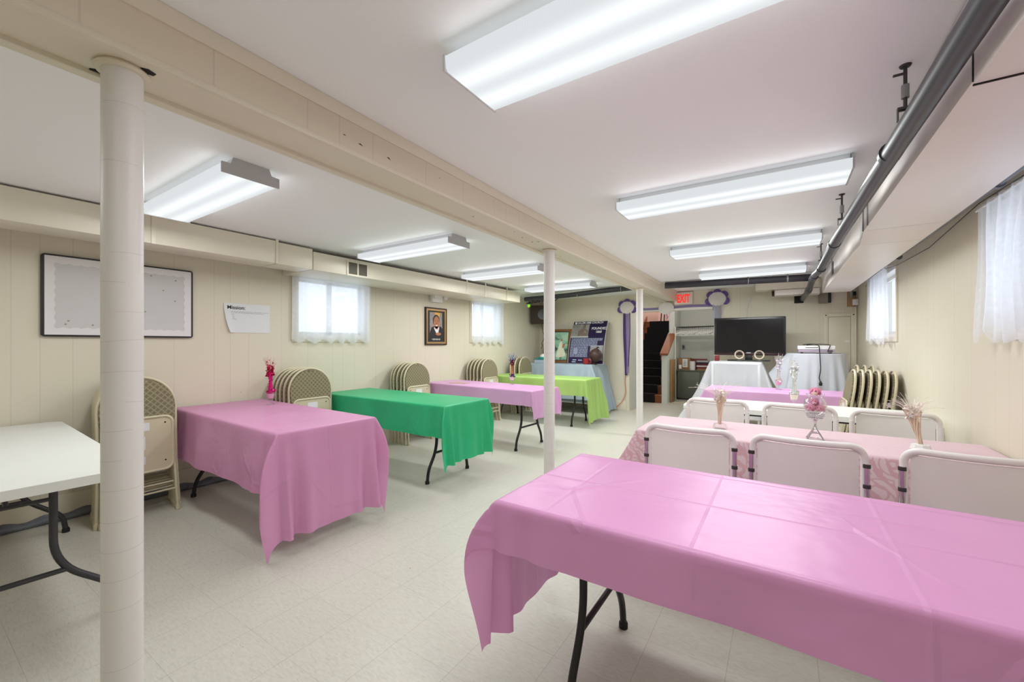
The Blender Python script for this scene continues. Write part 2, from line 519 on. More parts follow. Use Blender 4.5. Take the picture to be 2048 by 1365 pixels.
M['crimson'] = simple('crimson_foil', (190, 24, 74), .3, .4, var=.35, nscale=60)
M['silver'] = simple('silver_foil', (232, 232, 234), .2, .55, var=.2, nscale=60)
M['straw'] = simple('straw', (236, 216, 194), .6, var=.12, nscale=30)
M['blush'] = simple('blush_foil', (244, 230, 222), .4, .2, var=.15, nscale=50)
M['petal'] = simple('pink_petal', (255, 182, 208), .6, var=.12, nscale=25)
M['petal_lt'] = simple('cream_petal', (250, 226, 214), .6)
M['violet'] = simple('violet_foil', (70, 42, 128), .3, .3, var=.3, nscale=50)
M['burgundy'] = simple('burgundy_foil', (104, 24, 52), .3, .3, var=.4, nscale=50)
M['copper'] = simple('copper_foil', (206, 128, 96), .3, .5, var=.3, nscale=50)
M['blue_foil'] = simple('blue_foil', (64, 110, 170), .3, .4)
M['glass'] = make_glass('clear_glass', (.98, .985, .985), .8)
M['glass_pink'] = make_glass('pink_glass', (.97, .74, .84), .7)
M['pane'] = make_glass('window_glass', (.96, .98, 1), .8)
M['plastic_strip'] = simple('grey_plastic_sheet', (112, 116, 126), .3, var=.5, nscale=14, bump=.6)
M['skin'] = simple('printed_skin', (178, 118, 82), .6)
M['white'] = simple('plain_white', (238, 238, 238), .6, var=.01)
M['led_green'] = emis('green_led', (150, 230, 70), .9)
M['grille'] = simple('vent_grille', (96, 92, 80), .6)

# ------------------------------------------------------------------ layout constants
XL, XR, YB, YF, ZC = -4.455, .95, 7.95, -2.0, 2.25
BX0, BX1, BZ = -1.71, -1.495, 2.08         # beam
CX = -1.60

# ------------------------------------------------------------------ room shell
bm = NB(); box(bm, -5.6, 1.2, YF-.15, 14.2, -.12, 0)
struct('floor', bm, M['floor'], smooth=0, label='grey-beige speckled vinyl tile floor')
bm = NB(); box(bm, XL-.15, XR+.15, YF-.15, YB+.12, ZC, ZC+.12)
struct('ceiling', bm, M['ceiling'], smooth=0, label='flat white painted basement ceiling')

def wall_with_holes(bm, fixed0, fixed1, a0, a1, z0, z1, holes, axis):
    """axis 'y': wall runs along Y between x=fixed0..fixed1"""
    def bx(p0, p1, q0, q1):
        if p1-p0 < 1e-4 or q1-q0 < 1e-4: return
        if axis == 'y': box(bm, fixed0, fixed1, p0, p1, q0, q1)
        else: box(bm, p0, p1, fixed0, fixed1, q0, q1)
    cur = a0
    for h0, h1, hz0, hz1 in sorted(holes):
        bx(cur, h0, z0, z1); bx(h0, h1, z0, hz0); bx(h0, h1, hz1, z1); cur = h1
    bx(cur, a1, z0, z1)

WL1 = (2.50, 3.42, 1.37, 2.06); WL2 = (5.55, 6.42, 1.37, 2.06)
WR1 = (2.15, 3.20, 1.37, 2.06); WR2 = (5.46, 6.60, 1.37, 2.08)
bm = NB(); wall_with_holes(bm, XL-.15, XL, YF, YB, 0, ZC, [WL1, WL2], 'y')
struct('wall_left', bm, M['wall_y'], smooth=0, label='cream panelled wall with two curtained windows')
bm = NB(); wall_with_holes(bm, XR, XR+.15, YF, YB, 0, ZC, [WR1, WR2], 'y')
struct('wall_right', bm, M['wall_y'], smooth=0, label='cream panelled wall with a duct and pipe along its top')
OX0, OX1, OZ = -2.47, -.98, 1.905
bm = NB(); wall_with_holes(bm, YB, YB+.12, XL-.15, XR+.15, 0, ZC, [(OX0, OX1, 0, OZ)], 'x')
struct('wall_back', bm, M['wall_x'], smooth=0, label='cream panelled end wall with the stair opening')
bm = NB(); box(bm, XL-.15, XR+.15, YF-.15, YF, 0, ZC)
struct('wall_front', bm, M['wall_x'], smooth=0, label='cream wall behind the camera')

# baseboards and the loose plastic strip
bm = NB(); box(bm, XL, XL+.014, YF, YB, 0, .185, .004); struct('baseboard_left', bm, M['cream'])
bm = NB(); box(bm, XR-.014, XR, YF, YB, 0, .185, .004); struct('baseboard_right', bm, M['cream'])
bm = NB(); box(bm, XL+.014, OX0-.06, YB-.014, YB, 0, .185, .004); box(bm, OX1+.06, XR-.014, YB-.014, YB, 0, .185, .004)
struct('baseboard_back', bm, M['cream'])
bm = NB()
def fstrip(u, v):
    y = -1.0+u*3.6
    k = .5+.5*math.sin(y*23+math.sin(y*7)*2)
    return (XL+.016+.03*math.sin(v*PI)*(.5+.5*k)+.03*(1-v), y, .004+v*(.05+.012*math.sin(y*31)))
sheet(bm, fstrip, 150, 6)
o = obj('floor_edge_sheet', bm, M['plastic_strip'])
tag(o, 'crumpled grey plastic strip along the foot of the left wall', 'plastic strip')

# ceiling beam (runs very slightly askew to the walls)
BA = .017
def beam_x(y): return -1.575-BA*(y-.37)
HB = .1075
Ya, Yb = YF-.36, YB-.375
bm = NB(); box(bm, -HB, HB, Ya, Yb, BZ, ZC)
bm.normal_update()
for f in bm.faces: f.material_index = 1 if f.normal.z < -.5 else 0
beam = obj('ceiling_beam', bm, [M['beam'], M['cream']], smooth=0)
beam.location = (-1.575, .37, 0); beam.rotation_euler = (0, 0, BA)
tag(beam, 'long cream boxed beam running under the white ceiling over the columns', 'beam')
bm = NB()
prism(bm, [(HB, 2.206), (HB+.006, 2.206), (HB+.022, 2.238), (HB+.022, ZC-.001), (HB, ZC-.001)], Ya+.03, Yb-.01, 'xz')
obj('crown_moulding', bm, M['cream'], beam)
bm = NB(); box(bm, HB-.025, HB+.006, Ya+.03, Yb-.01, BZ-.008, BZ+.014, .004); obj('edge_moulding', bm, M['cream'], beam)
bm = NB(); box(bm, -HB-.012, -HB+.03, Ya+.03, Yb-.01, BZ-.014, BZ+.02, .004); obj('edge_moulding', bm, M['cream'], beam)
random.seed(3)
for k in range(16):
    bm = NB()
    y = random.uniform(-.2, 3.4); a = random.uniform(-.6, .6); L_ = random.uniform(.004, .011)
    if k % 2:
        x = random.uniform(-HB+.05, HB-.04)
        prism(bm, [(x-L_*math.cos(a), y-L_*math.sin(a)), (x+L_*math.cos(a), y+L_*math.sin(a)), (x+.003, y+.003)], BZ-.0018, BZ+.001, 'xy')
    else:
        z = random.uniform(BZ+.03, 2.16)
        prism(bm, [(y-L_, z), (y+L_, z+L_*a), (y, z+.003)], HB-.001, HB+.0015, 'yz')
    obj('nail_mark', bm, M['dark'], beam, smooth=0)
bm = NB(); prism(bm, [(-.105, -.045), (-.07, -.04), (-.05, -.015), (-.07, .015), (-.10, 0)], BZ-.0022, BZ+.001, 'xy'); obj('torn_hole', bm, M['dark'], beam, smooth=0)
bm = NB(); prism(bm, [(.035, .045), (.055, .035), (.064, .05), (.055, .07), (.04, .068)], BZ-.0022, BZ+.001, 'xy'); obj('torn_hole', bm, M['dark'], beam, smooth=0)

# columns
def column(y, label, r=.0455):
    t = thing('support_column', label, 'column', (beam_x(y), y, 0), group='columns under the beam')
    bm = NB(); lathe(bm, [(0, 0), (r, 0), (r, BZ-.012), (0, BZ-.012)], 40)
    obj('shaft', bm, M['column'], t)
    bm = NB(); lathe(bm, [(0, BZ-.016), (r+.012, BZ-.016), (r+.016, BZ-.008), (r+.012, BZ-.0005), (0, BZ-.0005)], 40)
    obj('collar', bm, M['cream'], t)
    bm = NB(); lathe(bm, [(0, 0), (r+.006, 0), (r+.006, .012), (r, .02)], 32); obj('foot_ring', bm, M['cream'], t)
    return t
column(.381, 'white taped support column closest to the bare white table')
column(3.054, 'white support column in the middle, in front of the lime-covered table')
column(5.84, 'white support column in front of the stair opening')

# windows
def window(name, wall, y0, y1, z0, z1, label):
    """frame, sash and glass set in the wall thickness"""
    sx = -1 if wall == 'l' else 1
    xi = XL if wall == 'l' else XR
    t = bpy.data.objects.new(name, None); COL.objects.link(t); t['kind'] = 'structure'; t['label'] = label
    xa, xb = sorted((xi, xi+sx*.15))
    bm = NB()
    f = .03
    box(bm, xa, xb, y0, y0+f, z0, z1); box(bm, xa, xb, y1-f, y1, z0, z1)
    box(bm, xa, xb, y0+f, y1-f, z0, z0+f); box(bm, xa, xb, y0+f, y1-f, z1-f, z1)
    obj('window_frame', bm, M['trim'], t, smooth=0)
    bm = NB()
    xs0, xs1 = sorted((xi+sx*.09, xi+sx*.12))
    ym = (y0+y1)/2
    for a, b in ((y0+f, ym), (ym, y1-f)):
        box(bm, xs0, xs1, a, a+.028, z0+f, z1-f); box(bm, xs0, xs1, b-.028, b, z0+f, z1-f)
        box(bm, xs0, xs1, a, b, z0+f, z0+f+.035); box(bm, xs0, xs1, a, b, z1-f-.03, z1-f)
    obj('sash', bm, M['trim'], t, smooth=0)
    bm = NB(); xg = xi+sx*.105
    box(bm, xg-.002, xg+.002, y0+f, y1-f, z0+f, z1-f); obj('pane', bm, M['pane'], t, smooth=0)
    bm = NB(); xs0, xs1 = sorted((xi, xi-sx*.012))
    cs = .05
    box(bm, xs0, xs1, y0-cs, y0, z0-cs, z1+.02); box(bm, xs0, xs1, y1, y1+cs, z0-cs, z1+.02)
    box(bm, xs0, xs1, y0, y1, z0-cs, z0)
    obj('casing', bm, M['cream'], t, smooth=0)
    return t
window('window_1', 'l', *WL1, 'window behind the wider white curtain of the left wall')
window('window_2', 'l', *WL2, 'window behind the narrow white curtain near the brown speaker')
window('window_3', 'r', *WR1, 'window half uncovered beside the bunched curtain under the pipe')
window('window_4', 'r', *WR2, 'window behind the curtain near the stacked chairs')

def curtain(label, x, y0, y1, z0, z1, waves, amp, seed, scal=.05, flare=0.0, gap=None, rod=True, nx=1):
    rnd = random.Random(seed)
    ph = [rnd.uniform(0, 6.28) for _ in range(6)]
    t = thing('window_curtain', label, 'curtain', (x, (y0+y1)/2, z1))
    W = y1-y0; H = z1-z0
    bm = NB()
    def f(u, v):
        yy = (u-.5)*W*(1+flare*v)
        if gap: yy += gap(u, v)*W
        dep = amp*(.35+.65*v)*(math.sin(u*waves*2*PI+ph[0])+.5*math.sin(u*waves*3.7*PI+ph[1])+.3*math.sin(v*5+u*9+ph[2]))
        hem = scal*(.5+.5*math.cos(u*waves*2*PI+ph[3]+.8*math.sin(u*11)))
        z = -v*(H-hem*v)
        return (dep, yy, z)
    sheet(bm, f, 140, 46)
    o = obj('sheer_panel', bm, M['curtain'], t, smooth=180)
    bm = NB()
    tube(bm, [(0, -W/2-.02, -.012), (0, W/2+.02, -.012)], .006)
    for s in (-1, 1):
        tube(bm, [(0, s*(W/2+.015), -.012), (nx*.08, s*(W/2+.015), -.012)], .005)
    obj('curtain_rod', bm, M['white_plastic'], t)
    return t
curtain('wide sheer white lace curtain over the window beside the mission paper', XL+.055, 2.43, 3.44, 1.30, 2.062, 6, .012, 5, nx=-.6)
curtain('narrow sheer white curtain on the wall behind the lime-covered table', XL+.055, 5.52, 6.46, 1.285, 2.062, 5, .012, 9, nx=-.6)
curtain('bunched white embroidered curtain hanging under the grey pipe above the lace-covered table', XR-.06, 2.62, 3.25, 1.30, 2.03, 5, .022, 14, .10, gap=lambda u, v: -.42*max(0, .5-u)*math.sin(v*PI)*-1, nx=.6)
curtain('long white lace curtain on the wall near the stacked chairs', XR-.06, 5.55, 6.74, 1.29, 2.09, 5, .02, 21, .07, nx=.6)

# ------------------------------------------------------------------ ducts and pipes
duct = thing('air_duct', 'cream sheet metal duct hung along the top of the left wall', 'duct', (0, 0, 0))
bm = NB(); box(bm, -4.15, -3.85, YF+.02, 1.985, 2.031, 2.236, .004); obj('duct_section', bm, M['duct_cream'], duct)
bm = NB(); box(bm, -4.13, -3.855, 1.99, 2.33, 2.028, 2.228, .004); obj('duct_section', bm, M['duct_cream'], duct)
bm = NB(); box(bm, -4.40, -3.85, 2.335, 5.15, 2.026, 2.205, .004); obj('duct_section', bm, M['duct_cream'], duct)
bm = NB(); box(bm, -4.40, -3.853, 5.155, 6.17, 2.026, 2.205, .004); obj('duct_section', bm, M['duct_cream'], duct)
for y in (1.1, 1.985, 4.7, 5.15, 5.75):
    bm = NB(); box(bm, -3.849, -3.845, y-.012, y+.012, 2.03, 2.248); obj('hanger_strap', bm, M['duct_cream'], duct, smooth=0)
bm = NB()
box(bm, -3.850, -3.838, 2.70, 2.972, 2.022, 2.185, .003)
vent = obj('vent_frame', bm, M['duct_cream'], duct)
for y0 in (2.722, 2.846):
    bm = NB(); box(bm, -3.840, -3.836, y0, y0+.104, 2.042, 2.166)
    for k in range(9):
        z = 2.048+k*.0135
        box(bm, -3.838, -3.834, y0, y0+.104, z, z+.003)
    obj('vent_grille', bm, M['grille'], vent, smooth=0)

rd = thing('air_duct', 'wide white duct boxed along the top of the right wall', 'duct', (0, 0, 0))
DL = .43
bm = NB(); box(bm, DL, .80, YF+.02, 1.60, 1.99, 2.245, .004); obj('duct_section', bm, M['duct_white'], rd)
bm = NB()
def frus(bm, y0, y1, a, b):
    (xa0, xa1, za0, za1), (xb0, xb1, zb0, zb1) = a, b
    v = [bm.verts.new(p) for p in ((xa0, y0, za0), (xa1, y0, za0), (xa1, y0, za1), (xa0, y0, za1), (xb0, y1, zb0), (xb1, y1, zb0), (xb1, y1, zb1), (xb0, y1, zb1))]
    for q in ((0, 1, 2, 3), (7, 6, 5, 4), (0, 4, 5, 1), (1, 5, 6, 2), (2, 6, 7, 3), (3, 7, 4, 0)): bm.faces.new([v[i] for i in q])
frus(bm, 1.606, 3.35, (DL, .80, 2.0, 2.245), (DL, .80, 2.0, 2.245)); obj('duct_section', bm, M['duct_white'], rd, smooth=0)
bm = NB(); frus(bm, 3.355, 3.75, (DL, .80, 2.0, 2.24), (DL+.03, .78, 1.985, 2.215)); obj('duct_section', bm, M['duct_white'], rd, smooth=0)
bm = NB(); frus(bm, 3.755, 6.95, (DL+.03, .78, 1.985, 2.215), (DL+.03, .76, 1.985, 2.2)); obj('duct_section', bm, M['duct_white'], rd, smooth=0)
bm = NB(); box(bm, DL-.001, DL+.006, 1.599, 1.607, 2.0, 2.20); obj('side_seam', bm, M['dark'], rd, smooth=0)
bm = NB(); box(bm, DL+.0, .795, 1.600, 1.606, 1.988, 1.992); obj('bottom_seam', bm, M['dark'], rd, smooth=0)
bm = NB(); box(bm, DL+.027, DL+.031, 5.5, 5.66, 2.04, 2.17); obj('vent_slot', bm, M['dark'], rd, smooth=0)
for y in (3.2, 3.36, 5.3):
    bm = NB(); box(bm, DL-.006, DL+.004, y, y+.014, 2.0, 2.248); obj('hanger_strap', bm, M['galv'], rd, smooth=0)

# black waste pipe along the right
bm = NB()
tube(bm, fillet([(.40, YF+.02, 2.045), (.385, 1.0, 2.045), (.335, 3.9, 2.055), (.335, 5.35, 2.06), (.325, 5.95, 2.10), (.32, 6.2, 2.10), (.30, 6.75, 2.0), (.27, 7.96, 2.0)], .06), .034, 18)
pipe = obj('waste_pipe', bm, M['pipe_black'])
tag(pipe, 'black drain pipe running lengthwise beside the white duct', 'pipe')
for y, x in ((2.2, .363), (3.95, .335), (5.2, .335)):
    bm = NB(); tube(bm, [(x, y-.02, 2.055), (x, y+.02, 2.055)], .039, 18); obj('coupling', bm, M['pipe_black'], pipe)
bm = NB(); tube(bm, [(.326, 6.02, 2.097), (.316, 6.24, 2.092)], .041, 18); obj('coupling', bm, M['pipe_black'], pipe)
bm = NB(); tube(bm, [(.302, 6.68, 2.016), (.298, 6.80, 2.0)], .041, 18); obj('coupling', bm, M['pipe_black'], pipe)
def hanger(x, y, ztop, zb, label):
    t = thing('pipe_hanger', label, 'hanger', (x, y, ztop), group='pipe hangers')
    L_ = ztop-zb
    bm = NB(); lathe(bm, [(0, 0), (.017, 0), (.014, -.006), (0, -.007)], 16); tube(bm, [(0, 0, -.002), (0, 0, -L_*.95)], .0055, 8)
    obj('rod', bm, M['dark_steel'], t)
    bm = NB(); box(bm, -.032, .0, -.006, .006, -.03, -.024, .002); obj('clip', bm, M['dark_steel'], t)
    bm = NB(); cyl(bm, (0, 0, 0), .011, -L_*.75, -L_*.45, 10); obj('sleeve', bm, M['galv'], t)
    bm = NB(); box(bm, -.02, .02, -.011, .011, -L_*.95-.01, -L_*.95, .002); box(bm, -.021, -.018, -.009, .009, -L_*.95-.045, -L_*.95); box(bm, .018, .021, -.009, .009, -L_*.95-.045, -L_*.95)
    obj('bracket', bm, M['dark_steel'], t)
hanger(.355, 1.92, ZC, 2.10, 'dark steel hanger rod holding the black drain pipe, largest of the three')
hanger(.322, 3.35, ZC, 2.09, 'short dark hanger over the black drain pipe, beside the second long lamp')
hanger(.315, 4.9, ZC, 2.09, 'dark hanger rod by the end of the third long lamp')

bm = NB()
tube(bm, fillet([(.865, YF+.02, 2.055), (.865, 4.0, 2.07), (.855, 7.2, 2.11), (.855, 7.75, 2.1), (.855, 7.78, 1.98)], .05), .02, 14)
cond = obj('conduit_pipe', bm, M['pipe_grey'])
tag(cond, 'thin grey pipe running above the right wall curtains', 'pipe')
for y in (.9, 2.9, 4.9):
    bm = NB(); tube(bm, [(.865, y, 2.062), (.865, y+.03, 2.062)], .0245, 14); obj('coupling', bm, M['pipe_grey'], cond)
bm = NB()
tube(bm, [(.90, 6.9, 2.03), (.885, 6.0, 2.10), (.9, 5.2, 2.03), (.905, 4.2, 2.0), (.91, 3.3, 2.07), (.90, 2.4, 2.03)], .003, 6)
o = obj('loose_cable', bm, M['black']); tag(o, 'thin dark cable sagging below the grey pipe on the right wall', 'cable')

# black pipe across the far end
bm = NB(); tube(bm, [(-1.50, 6.62, 2.195), (.32, 6.72, 2.175)], .047, 18); o = obj('cross_pipe', bm, M['pipe_black'])
tag(o, 'black insulated pipe crossing the ceiling in front of the exit sign', 'pipe')
for a, b in (((-.4, 6.675, 2.188), (-.39, 6.677, 2.188)), ((.06, 6.70, 2.18), (.08, 6.70, 2.18))):
    bm = NB(); tube(bm, [a, b], .051, 18); obj('clamp', bm, M['galv'], o)
bm = NB(); tube(bm, [(-4.1, 6.75, 2.15), (-3.2, 6.72, 2.165), (-2.4, 6.66, 2.195), (-1.74, 6.62, 2.20)], [.042, .042, .044, .03], 18); o = obj('cross_pipe', bm, M['pipe_black'])
tag(o, 'black insulated pipe crossing the ceiling above the leaning poster', 'pipe')
for a, b in (((-3.0, 6.71, 2.17), (-2.985, 6.71, 2.17)), ((-2.2, 6.65, 2.197), (-2.19, 6.65, 2.197))):
    bm = NB(); tube(bm, [a, b], .047, 18); obj('clamp', bm, M['galv'], o)
bm = NB()
random.seed(11)
for k in range(14):
    x = -4.2+k*.045; pts = [(x, 6.9+random.uniform(-.1, .1), 2.12+random.uniform(-.04, .06))]
    for j in range(3): pts.append((x+random.uniform(.02, .14), 6.9+random.uniform(-.1, .1), 2.13+random.uniform(-.05, .06)))
    tube(bm, fillet(pts, .03, 3), .007, 6)
o = obj('cable_tangle', bm, M['black']); tag(o, 'tangle of black cables at the end of the cream duct', 'cables')
t = thing('indicator_lamp', 'small glowing green lamp hanging among cables above the brown speaker', 'lamp', (-4.17, 7.0, 2.06))
bm = NB(); lathe(bm, [(0, -.045), (.02, -.04), (.028, 0), (.018, .02), (0, .02)], 14); obj('bulb', bm, M['led_green'], t)
bm = NB(); cyl(bm, (0, 0, 0), .03, .018, .05, 14); obj('cap', bm, M['black'], t)

# cream flat ducts in the far right corner
t = thing('flat_duct', 'upper cream flat duct on the back wall over the television', 'duct')
bm = NB(); prism(bm, rrect(-.334, .47, 7.30, 7.62, .05), 2.115, 2.235, 'xy'); obj('duct_body', bm, M['duct_cream'], t)
bm = NB(); box(bm, .10, .112, 7.295, 7.3, 2.115, 2.235); obj('seam', bm, M['cream'], t)
bm = NB(); box(bm, -.2, -.17, 7.292, 7.3, 2.20, 2.249); obj('hanger_strap', bm, M['cream'], t)
t = thing('flat_duct', 'lower cream flat duct on the back wall above the access panel', 'duct')
bm = NB(); prism(bm, rrect(-.09, .47, 7.42, 7.70, .03), 2.032, 2.11, 'xy'); obj('duct_body', bm, M['duct_white'], t)
bm = NB(); box(bm, -.125, -.09, 7.45, 7.67, 2.045, 2.10); obj('open_end', bm, M['dark'], t)

# ------------------------------------------------------------------ ceiling lights
def ceiling_light(x0, x1, yc, label, power=1.0):
    W_, zb = .28, 2.163
    t = thing('ceiling_light', label, 'ceiling light', ((x0+x1)/2, yc, ZC), group='fluorescent wraparound ceiling lights')
    L_ = (x1-x0)/2
    bm = NB(); box(bm, -L_+.01, L_-.01, -.085, .085, -.045, 0, .003); obj('housing', bm, M['housing'], t)
    bm = NB()
    pr = [(-W_/2, -.042), (-W_/2+.004, -.078), (-W_/2+.012, zb-ZC), (W_/2-.012, zb-ZC), (W_/2-.004, -.078), (W_/2, -.042)]
    prism(bm, pr, -L_+.008, L_-.008, 'yz'); obj('diffuser', bm, M['lens'], t)
    for s in (-1, 1):
        bm = NB()
        pr2 = [(-W_/2-.002, -.036), (-W_/2-.002, zb-ZC-.002), (W_/2+.002, zb-ZC-.002), (W_/2+.002, -.036), (.10, -.034), (.088, -.001), (-.088, -.001), (-.10, -.034)]
        a, b = (s*L_-.008, s*L_) if s > 0 else (-L_, -L_+.008)
        prism(bm, pr2, a, b, 'yz'); obj('end_cap', bm, M['end_cap'] if s > 0 else M['housing'], t, smooth=0)
    ld = bpy.data.lights.new('tube_glow', 'AREA'); ld.shape = 'RECTANGLE'; ld.size = 2*L_-.05; ld.size_y = W_-.04
    ld.energy = LAMP_W*power; ld.color = LAMP_C
    for sd in (-1, 1):
        l2 = bpy.data.lights.new('side_glow', 'AREA'); l2.shape = 'RECTANGLE'; l2.size = 2*L_-.05; l2.size_y = .035
        l2.energy = SIDE_W*power; l2.color = LAMP_C
        l2o = bpy.data.objects.new('side_glow', l2); COL.objects.link(l2o); l2o.parent = t
        l2o.location = (0, sd*(W_/2+.004), -.062); l2o.rotation_euler = (sd*PI/2, 0, 0)
    lo = bpy.data.objects.new('tube_glow', ld); COL.objects.link(lo); lo.parent = t; lo.location = (0, 0, zb-ZC-.006)
    return t
LAMP_W = 12.0; SIDE_W = 0.35; LAMP_C = (.955, .995, .985)
ceiling_light(-.90, .31, 1.12, 'fluorescent ceiling lamp cut by the top of the frame, above the pink near table', 0.9)
ceiling_light(-.90, .30, 2.74, 'long lit ceiling lamp over the lace-covered table', 1.0)
ceiling_light(-.92, .285, 4.36, 'long lit ceiling lamp over the bare white table of the right row', 1.35)
ceiling_light(-.91, .25, 6.0, 'long lit ceiling lamp in front of the black cross pipe by the exit sign', 2.2)
ceiling_light(-3.555, -2.345, 1.08, 'lit ceiling lamp beside the thick column, above the rose-covered table', 0.9)
ceiling_light(-3.60, -2.37, 2.79, 'lit ceiling lamp by the duct vent, above the green table', 1.0)
ceiling_light(-3.55, -2.38, 4.35, 'lit ceiling lamp over the mauve table', 1.35)
ceiling_light(-3.53, -2.38, 5.92, 'lit ceiling lamp above the lime-covered table', 2.2)
ceiling_light(-.90, .31, -.50, 'unseen ceiling lamp added behind the viewpoint on the side of the black drain pipe', 0.42)  # unseen lamp continuing the row spacing, added for brightness
ceiling_light(-3.555, -2.345, -.50, 'unseen ceiling lamp added behind the viewpoint on the side of the cream duct', 0.5)  # its unseen partner in the left row, also added for brightness

# ------------------------------------------------------------------ tables
def table(label, x0, x1, y0, y1, rotz=0, cat='table', leg_in=.24, matleg='leg_black', foot=.29, gap=.165):
    """wishbone-legged folding table; long axis X"""
    cx, cy = (x0+x1)/2, (y0+y1)/2
    L_, W_ = x1-x0, y1-y0
    t = thing('folding_table', label, cat, (cx, cy, 0), rotz, 'white folding tables')
    bm = NB()
    prism(bm, rrect(-L_/2, L_/2, -W_/2, W_/2, .045, 6), .695, .735, 'xy')
    es = [e for e in bm.edges if abs(e.verts[0].co.z-e.verts[1].co.z) < 1e-5]
    bmesh.ops.bevel(bm, geom=es, offset=.008, segments=3, affect='EDGES')
    obj('tabletop', bm, M['table_white'], t)
    for sy in (-1, 1):
        bm = NB(); box(bm, -L_/2+.08, L_/2-.08, sy*(W_/2-.10), sy*(W_/2-.07), .672, .697); obj('side_rail', bm, M[matleg], t, smooth=0)
    fy = min(foot, W_/2-.01)
    for s in (-1, 1):
        x = s*(L_/2-leg_in)
        for q in (-1, 1):
            bm = NB()
            tube(bm, fillet([(x, q*gap, .694), (x, q*gap, .30), (x, q*(fy-.015), .12), (x, q*fy, 0.012)], .12, 8), .0145, 12)
            lg = obj('leg', bm, M[matleg], t)
            bm = NB(); lathe(bm, [(0, 0), (.02, 0), (.02, .022), (.016, .03), (0, .03)], 14, (x, q*fy, 0)); obj('foot_cap', bm, M['rubber'], lg)
        bm = NB(); tube(bm, [(x, -gap-.24*(fy-gap), .265), (x, gap+.24*(fy-gap), .265)], .0115, 10); obj('crossbar', bm, M[matleg], t)
        bm = NB(); tube(bm, [(x, -gap, .60), (x, gap, .60)], .009, 10)
        tube(bm, [(x, 0, .60), (x-s*.30, 0, .69)], .009, 8); obj('brace', bm, M[matleg], t)
    return t

def cloth(label, x0, x1, y0, y1, mat, dl, dr, df, db, rotz=0, zt=.743, seed=1, flare=.10, amp=.012, k=.42, beta=None, waves=2.2, name='tablecloth', group='plastic tablecloths', Rr=.014, res=.022):
    rnd = random.Random(seed)
    ph = [rnd.uniform(0, 6.28) for _ in range(12)]
    L_, W_ = x1-x0, y1-y0
    cx, cy = (x0+x1)/2, (y0+y1)/2
    e = .010
    L2, W2 = L_/2+e-Rr, W_/2+e-Rr
    beta = beta or {}
    def bend(p, drop):
        if p <= Rr*PI/2:
            a = p/Rr; return Rr*math.sin(a), Rr*(1-math.cos(a))
        return Rr, Rr+(p-Rr*PI/2)
    def pos(a, b):
        p = abs(a)-L2; q = abs(b)-W2
        sx = 1 if a > 0 else -1; sy = 1 if b > 0 else -1
        zz = zt
        wr = .0012*math.sin(a*9+ph[0])*math.sin(b*8+ph[1])
        if p <= 0 and q <= 0:
            return (a, b, zz+wr*0.6)
        if p > 0 and q <= 0:
            o_, d = bend(p, 0)
            win = max(0, math.cos(b/W2*PI/2))**.5
            rp = amp*win*min(1, d/.25)*(math.sin(b*waves*5+ph[2]+sx)+.6*math.sin(b*waves*11+ph[3]+2*sx))
            cd = W2-abs(b); rp += .09*d*math.sin(2*PI*cd/.13)*math.exp(-(cd/.16)**2)
            return (sx*(L2+o_+flare*d+rp+amp*win*min(1, d/.25)), b, zz-d*(1-flare*flare*.5))
        if q > 0 and p <= 0:
            o_, d = bend(q, 0)
            win = max(0, math.cos(a/L2*PI/2))**.4
            rp = amp*win*min(1, d/.25)*(math.sin(a*waves*3+ph[4]+sy)+.6*math.sin(a*waves*7+ph[5]+2*sy))
            cd = L2-abs(a); rp += .06*d*math.sin(2*PI*cd/.16)*math.exp(-(cd/.2)**2)
            return (a, sy*(W2+o_+flare*d+rp+amp*win*min(1, d/.25)), zz-d*(1-flare*flare*.5))
        r = math.hypot(p, q); phi = math.atan2(q, p)
        o_, d = bend(r, 0)
        bt, kk, dec = (beta.get((sx, sy), (R(45), k, None))+(None,))[:3]
        dd = max(0, r-.01)
        if dec: dd = dd*math.exp(-(r/dec)**2)*1.6
        og = kk*dd*math.sin(phi*1.0)**1.2*math.cos(phi)**1.2*2
        og *= 1+.25*math.sin(3*phi+ph[6]+r*4)
        vz = math.sqrt(max(.05, 1-(kk*math.sin(2*phi)*dd/max(r, .01))**2))
        hx = (o_+flare*d)*math.cos(phi)+og*math.cos(bt)
        hy = (o_+flare*d)*math.sin(phi)+og*math.sin(bt)
        return (sx*(L2+hx), sy*(W2+hy), zz-d*vz)
    def axis(lo, hi):
        # dense at edges
        n = max(4, int((hi-lo)/res)); return [lo+(hi-lo)*i/n for i in range(n+1)]
    arc = [Rr*PI/2*k/3 for k in range(3)]
    A = axis(-L2-dl, -L2-Rr*PI/2)+[-L2-q for q in arc[:0:-1]]+axis(-L2, L2)+[L2+q for q in arc[1:]]+axis(L2+Rr*PI/2, L2+dr)
    Bv = axis(-W2-df, -W2-Rr*PI/2)+[-W2-q for q in arc[:0:-1]]+axis(-W2, W2)+[W2+q for q in arc[1:]]+axis(W2+Rr*PI/2, W2+db)
    bm = NB()
    def hem(a, b):
        p = abs(a)-L2; q = abs(b)-W2
        return a, b
    g = []
    for a in A:
        row = []
        for b in Bv:
            x, y, z = pos(a, b)
            if z < .004: z = .004+random.random()*.002
            row.append(bm.verts.new((x, y, z)))
        g.append(row)
    for i in range(len(A)-1):
        for j in range(len(Bv)-1):
            bm.faces.new((g[i][j], g[i+1][j], g[i+1][j+1], g[i][j+1]))
    o = obj(name, bm, mat, smooth=180)
    o.location = (cx, cy, 0); o.rotation_euler = (0, 0, rotz)
    return tag(o, label, 'tablecloth', group)

